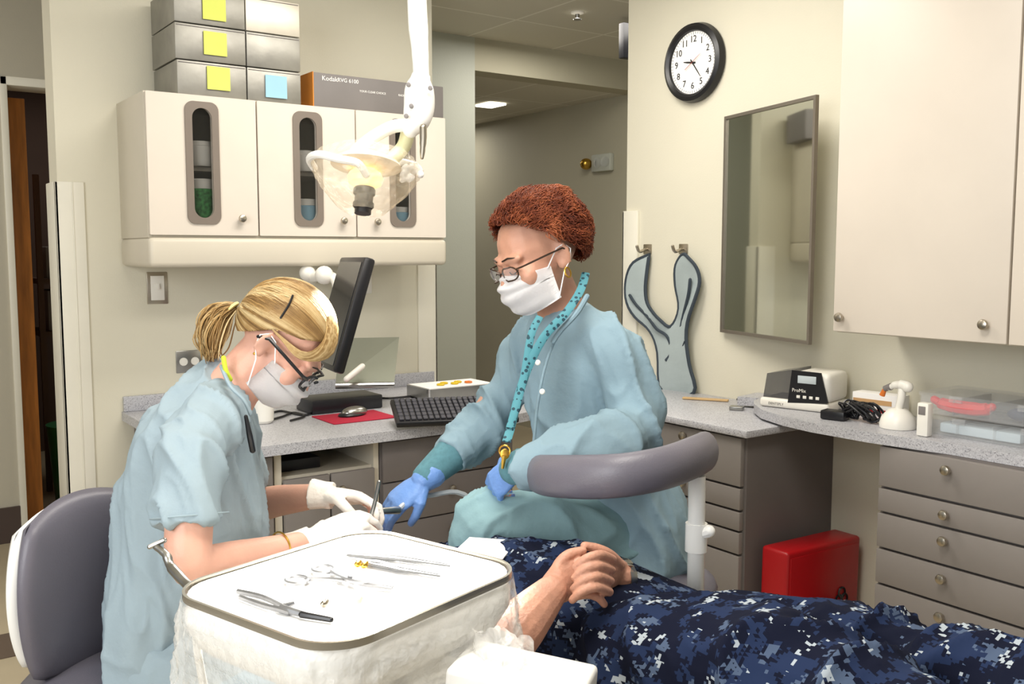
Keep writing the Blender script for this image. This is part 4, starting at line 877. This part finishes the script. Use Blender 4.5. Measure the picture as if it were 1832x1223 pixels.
for q in ((962,648,2.015),(970,700,2.015)): b=B(); lathe(b,C(*q),-fw,[(.006,0),(.006,.004),(.004,.006)],12); O('snap_button',b,white,pB)
# ---------- patient
pP=T('person','person lying in blue digital camouflage uniform with clasped hands, face hidden','person',(C(1000,1100,1.85).x,C(1000,1100,1.85).y,.55))
bd=B(); ah=(C(600,1040,2.1)-C(850,1080,1.93)).normalized()
LP=headgeo(bd,C(605,1035,2.1),V((0,0,1))-ah*.15,ah,1.02)
limb(bd,[(650,1045,2.07,.06),(720,1055,2.03,.06)])
PP=[(720,1060,2.03),(780,1075,1.99),(860,1080,1.94),(980,1085,1.86),(1100,1125,1.80),(1200,1165,1.74)]
pr=[(.1,.06),(.2,.1),(.2,.12),(.185,.125),(.18,.115),(.18,.1)]
def pt(bm,g):
    S_=spl([a+b_ for a,b_ in zip(PP,pr)],5); tube(bm,[C(*s[:3]) for s in S_],[(s[3]+g,s[4]+g) for s in S_],26,rnd=True,side=(zz.cross(ah)).normalized())
pt(bd,-.03)
limb(bd,[(790,1080,1.72,.055),(840,1150,1.56,.048),(868,1195,1.49,.042),(922,1130,1.53,.043),(955,1092,1.57,.037),(986,1058,1.60,.028)])
limb(bd,[(790,1050,2.15,.055),(880,1020,2.12,.048),(960,1022,2.03,.044),(1050,1024,1.9,.036),(1112,1030,1.76,.029)])
loft(bd,[(C(984,1058,1.61),D(-.5,.8,.3)*.026,D(.2,.4,-1)*.018),(C(1004,1040,1.62),D(-.35,.9,.3)*.034,D(.2,.4,-1)*.019),(C(1028,1034,1.64),D(-.2,.95,.3)*.036,D(.2,.4,-1)*.017),(C(1042,1034,1.65),D(-.2,.95,.3)*.033,D(.2,.4,-1)*.012)],18)
loft(bd,[(C(1114,1030,1.76),D(.3,.9,0)*.026,D(.3,.4,-1)*.018),(C(1098,1026,1.73),D(.2,.95,0)*.034,D(.3,.4,-1)*.018),(C(1080,1026,1.71),D(.1,.95,0)*.035,D(.3,.4,-1)*.014),(C(1068,1026,1.70),D(.1,.95,0)*.031,D(.3,.4,-1)*.010)],18)
for k in range(4):
    y=19.5*k
    limb(bd,[(1020+k,1010+y,1.648-.009*k,.0078),(1046+k,1004+y,1.640-.009*k,.0078),(1070,1010+y,1.648-.009*k,.0074),(1084-k,1022+y,1.66-.009*k,.0066)],4,10)
    limb(bd,[(1096-k*2,1000+y,1.665-.009*k,.0080),(1074-k*2,992+y,1.618-.009*k,.0084),(1048-k*2,999+y,1.603-.009*k,.0078),(1030-k*2,1014+y,1.606-.009*k,.0068)],4,12)
limb(bd,[(994,1036,1.62,.0125),(1000,1010,1.63,.0108),(1018,992,1.645,.010),(1042,985,1.655,.0082)],4,10)
limb(bd,[(1108,1010,1.73,.0115),(1090,992,1.70,.0105),(1068,981,1.68,.0092),(1046,976,1.67,.0078)],4,10)
O('body',remesh(bd,.0022,1),skinP,pP,ang=0)
lashes(pP,LP,brown)
hb=B(); lay=hb.verts.layers.float.new('tone'); haircap(hb,LP,(0,-.014,.032),(.08,.1,.094),lambda d:(d.y-.8*d.z)<.05,lay,.4,1.0); O('hair',hb,brown,pP,ang=0)
sh=B(); pt(sh,0); limb(sh,[(780,1070,1.8,.08),(830,1140,1.60,.07),(852,1175,1.53,.062)],rnd='start'); limb(sh,[(780,1045,2.12,.08),(880,1022,2.12,.065),(960,1022,2.04,.056),(1040,1026,1.95,.050)],rnd='start')
me=remesh(sh,.006,4); disp(me,folds(.012,8,ah,.6,.3)); O('uniform_shirt',me,camom,pP,ang=0)
tr_=B()
limb(tr_,[(1130,1165,1.84,.11),(1300,1165,1.78,.118),(1500,1185,1.62,.108),(1750,1258,1.42,.095),(2000,1330,1.25,.09)])
limb(tr_,[(1130,1200,1.66,.11),(1280,1205,1.54,.115),(1500,1275,1.38,.105),(1800,1400,1.2,.095)])
limb(tr_,[(1070,1165,1.76,.12),(1180,1165,1.74,.12)])
me=remesh(tr_,.006,5); disp(me,folds(.024,6.5,zz.cross(ah)+ah*.5,.5,.25)); O('uniform_trousers',me,camom,pP,ang=0)
b=B(); cw=C(1117,1030,1.765); dx=D(-.9,.05,-.5); u1=dx.orthogonal().normalized(); u2=dx.cross(u1); tube(b,circ(cw,u1,u2,.031,24),[(.002,.008)]*24,6,closed=True,side=u1); O('wristwatch',b,steel,pP)
b=B(); slab8(b,[C(840,962,1.9),C(925,968,1.9),C(900,1000,1.8),C(800,1000,1.8)],zz*.002); O('patient_bib',b,paper,pP)
t=T('dental_chair','grey padded dental chair under the lying patient','dental chair',(C(1100,1200,1.8).x,C(1100,1200,1.8).y,0))
def slab(P_,w,th,n,m):
    S_=spl(P_,5); b=B(); pts=[C(*s) for s in S_]; tube(b,pts,[(w,th)]*len(pts),20,rnd=True,side=(zz.cross(ah)).normalized()); O(n,b,m,t)
slab([(690,1195,2.05),(860,1215,1.95),(1050,1250,1.85),(1200,1280,1.76)],.22,.03,'backrest',vinyl)
slab([(1190,1300,1.76),(1450,1370,1.6),(1800,1480,1.35)],.24,.035,'seat',vinyl)
slab([(560,1145,2.14),(640,1145,2.09)],.1,.03,'headrest',vinyl)
c=C(1250,1400,1.72); b=B(); lathe(b,(c.x,c.y,0),zz,[(.3,0),(.3,.03),(.12,.06),(.11,.36)],28); O('pedestal',b,white,t)
# ---------- held tools
b=B(); wtube(b,[C(678,862,2.07),C(670,900,2.06),C(658,942,2.05)],.0045,seg=8); O('dental_scaler',b,steel,label='slim steel instrument held upright in white gloved fingers',cat='dental instrument')
b=B(); tube(b,[C(648,938,2.04),C(660,946,2.04)],[.007,.003],8,rnd=True)
O('red_swab',b,red,label='tiny red tipped swab held between white gloves',cat='swab')
t=T('suction_tube','grey suction handpiece with hose held in blue gloved hand','suction tube',C(700,915,2.13))
b=B(); tube(b,[C(681,914,2.09),C(712,912,2.13)],[.007,.009],12,rnd=True); O('tip',b,steel,t)
b=B(); wtube(b,[C(712,912,2.13),C(735,893,2.17),C(770,886,2.2),C(830,884,2.25),C(900,950,2.3)],.006,seg=8); O('hose',b,mat('hose_grey','#b8bcc0',.4),t)
# ---------- stools
t=T('operator_stool','purple-grey padded stool with white back shell under blonde person','stool',(C(240,1220,2.0).x,C(240,1220,2.0).y,0))
Wv=D(.42,0,.9); Tv=D(.9,0,-.42); bc=C(148,1037,2.02)
def cushion(b,c,w,h,th,bend,off=0,pw=4):
    n=22
    for side in (1,-1):
        g=[]
        for i in range(n+1):
            row=[]
            for j in range(n+1):
                u=-1+2*i/n; v=-1+2*j/n
                uu=u*math.sqrt(max(0,1-v*v/2*.75)); vv=v*math.sqrt(max(0,1-u*u/2*.75)); e=max(0,1-max(abs(u),abs(v))**pw)**.5
                row.append(b.verts.new(c+Wv*(uu*w)+zz*(vv*h)+Tv*(off+bend*uu*uu+side*th*e)))
            g.append(row)
        for i in range(n):
            for j in range(n): b.faces.new((g[i][j],g[i+1][j],g[i+1][j+1],g[i][j+1]))
    bmesh.ops.remove_doubles(b,verts=b.verts[:],dist=.0002)
b=B(); cushion(b,bc,.185,.192,.030,.04); O('back_cushion',b,vinyl,t,ang=0)
b=B(); cushion(b,bc,.182,.170,.03,.04,off=-.035); O('back_shell',b,whiteg,t,ang=0)
sc_=C(235,1215,2.0)
b=B(); ell(b,sc_,rt*.22,fw*.22,zz*.045,32,12); O('seat',b,vinyl,t,ang=0)
b=B(); tube(b,[V((sc_.x,sc_.y,.08)),V((sc_.x,sc_.y,sc_.z-.03))],.03,16); wtube(b,[V((sc_.x,sc_.y,sc_.z-.05)),sc_-rt*.2-zz*.06,bc-Tv*.05-zz*.15],.018); O('column',b,steel,t)
for k in range(5):
    a=k*2*math.pi/5; d=V((math.cos(a),math.sin(a),0)); b=B(); tube(b,[V((sc_.x,sc_.y,.09)),V((sc_.x,sc_.y,.06))+d*.27],[.02,.014],10); l=O('leg',b,steel,t)
    b=B(); sph(b,V((sc_.x,sc_.y,.027))+d*.27,.026); O('caster',b,black,l)
t=T('assistant_stool','purple-grey stool with curved padded arm on a white post','stool',(C(1110,1050,2.2).x,C(1110,1050,2.2).y,0))
s2=C(1135,1040,2.17)
b=B(); ell(b,s2,rt*.185,fw*.19,zz*.05,32,12); O('seat',b,vinyl,t,ang=0)
b=B(); S_=spl([(960,847,1.93,.026,.038),(985,851,1.86,.030,.041),(1050,853,1.79,.030,.042),(1120,849,1.76,.030,.041),(1190,836,1.79,.030,.041),(1240,818,1.88,.030,.042),(1260,808,2.0,.030,.043)],6)
tube(b,[C(*s[:3]) for s in S_],[(s[4],s[3]) for s in S_],20,rnd=True,side=zz); O('padded_arm',b,vinyl,t,ang=0)
b=B(); tube(b,[C(1247,850,1.9),C(1244,1075,1.93),C(1240,1090,1.95)],[.017,.017,.015],16); wtube(b,[C(1240,1090,1.95),C(1220,1110,2.0),C(1150,1100,2.12)],.015); O('post',b,whiteg,t)
b=B(); tube(b,[C(1246,935,1.915),C(1245,985,1.92)],.022,16); tube(b,[C(1246,958,1.915),C(1268,950,1.9)],[.008,.013],10,rnd=True); O('height_clamp',b,whiteg,t)
b=B(); tube(b,[V((s2.x,s2.y,.08)),V((s2.x,s2.y,s2.z-.03))],.03,16); O('column',b,steel,t)
for k in range(5):
    a=k*2*math.pi/5+.3; d=V((math.cos(a),math.sin(a),0)); b=B(); tube(b,[V((s2.x,s2.y,.09)),V((s2.x,s2.y,.06))+d*.26],[.02,.014],10); l=O('leg',b,steel,t)
    b=B(); sph(b,V((s2.x,s2.y,.027))+d*.26,.026); O('caster',b,black,l)
# ---------- lights
def area(n,loc,to,sx,sy,pw,col=(1,.95,.87)):
    l=bpy.data.lights.new(n,'AREA'); l.shape='RECTANGLE'; l.size=sx; l.size_y=sy; l.energy=pw; l.color=col; o=bpy.data.objects.new(n,l); COL.objects.link(o); o.location=loc
    o.rotation_euler=(V(to)-V(loc)).to_track_quat('-Z','Y').to_euler()
area('troffer_light',(.9,1.1,2.57),(.9,1.1,0),1.2,.6,36); area('troffer_light',(1.7,2.6,2.57),(1.7,2.6,0),1.2,.6,30)
area('hall_light',(3.3,4.0,2.57),(3.3,4.0,0),.6,.9,17); area('corridor_light',(3.9,6.9,2.39),(3.9,6.9,0),.6,.6,8)
area('left_hall_light',(-.5,4.5,2.57),(-.5,4.5,0),.9,.5,11); area('store_fill_light',(1.2,6.2,2.5),(1.2,6.2,0),.4,.4,6)  # storeroom one is an added fill that lifts the dark interior, no fixture there
area('window_light',(-1.6,.6,1.8),(1.5,2.6,1.0),1.6,1.4,62,(.97,.99,1))
sp=bpy.data.lights.new('lamp_beam','SPOT'); sp.energy=290; sp.spot_size=math.radians(44); sp.spot_blend=.8; sp.color=(1,.97,.91); sp.shadow_soft_size=.03
o=bpy.data.objects.new('lamp_beam',sp); COL.objects.link(o); o.location=C(655,402,2.08); o.rotation_euler=(C(635,1010,1.65)-o.location).to_track_quat('-Z','Y').to_euler()
w=bpy.data.worlds.new('world'); sc.world=w; w.use_nodes=True; w.node_tree.nodes['Background'].inputs[0].default_value=(1,.97,.92,1); w.node_tree.nodes['Background'].inputs[1].default_value=.36
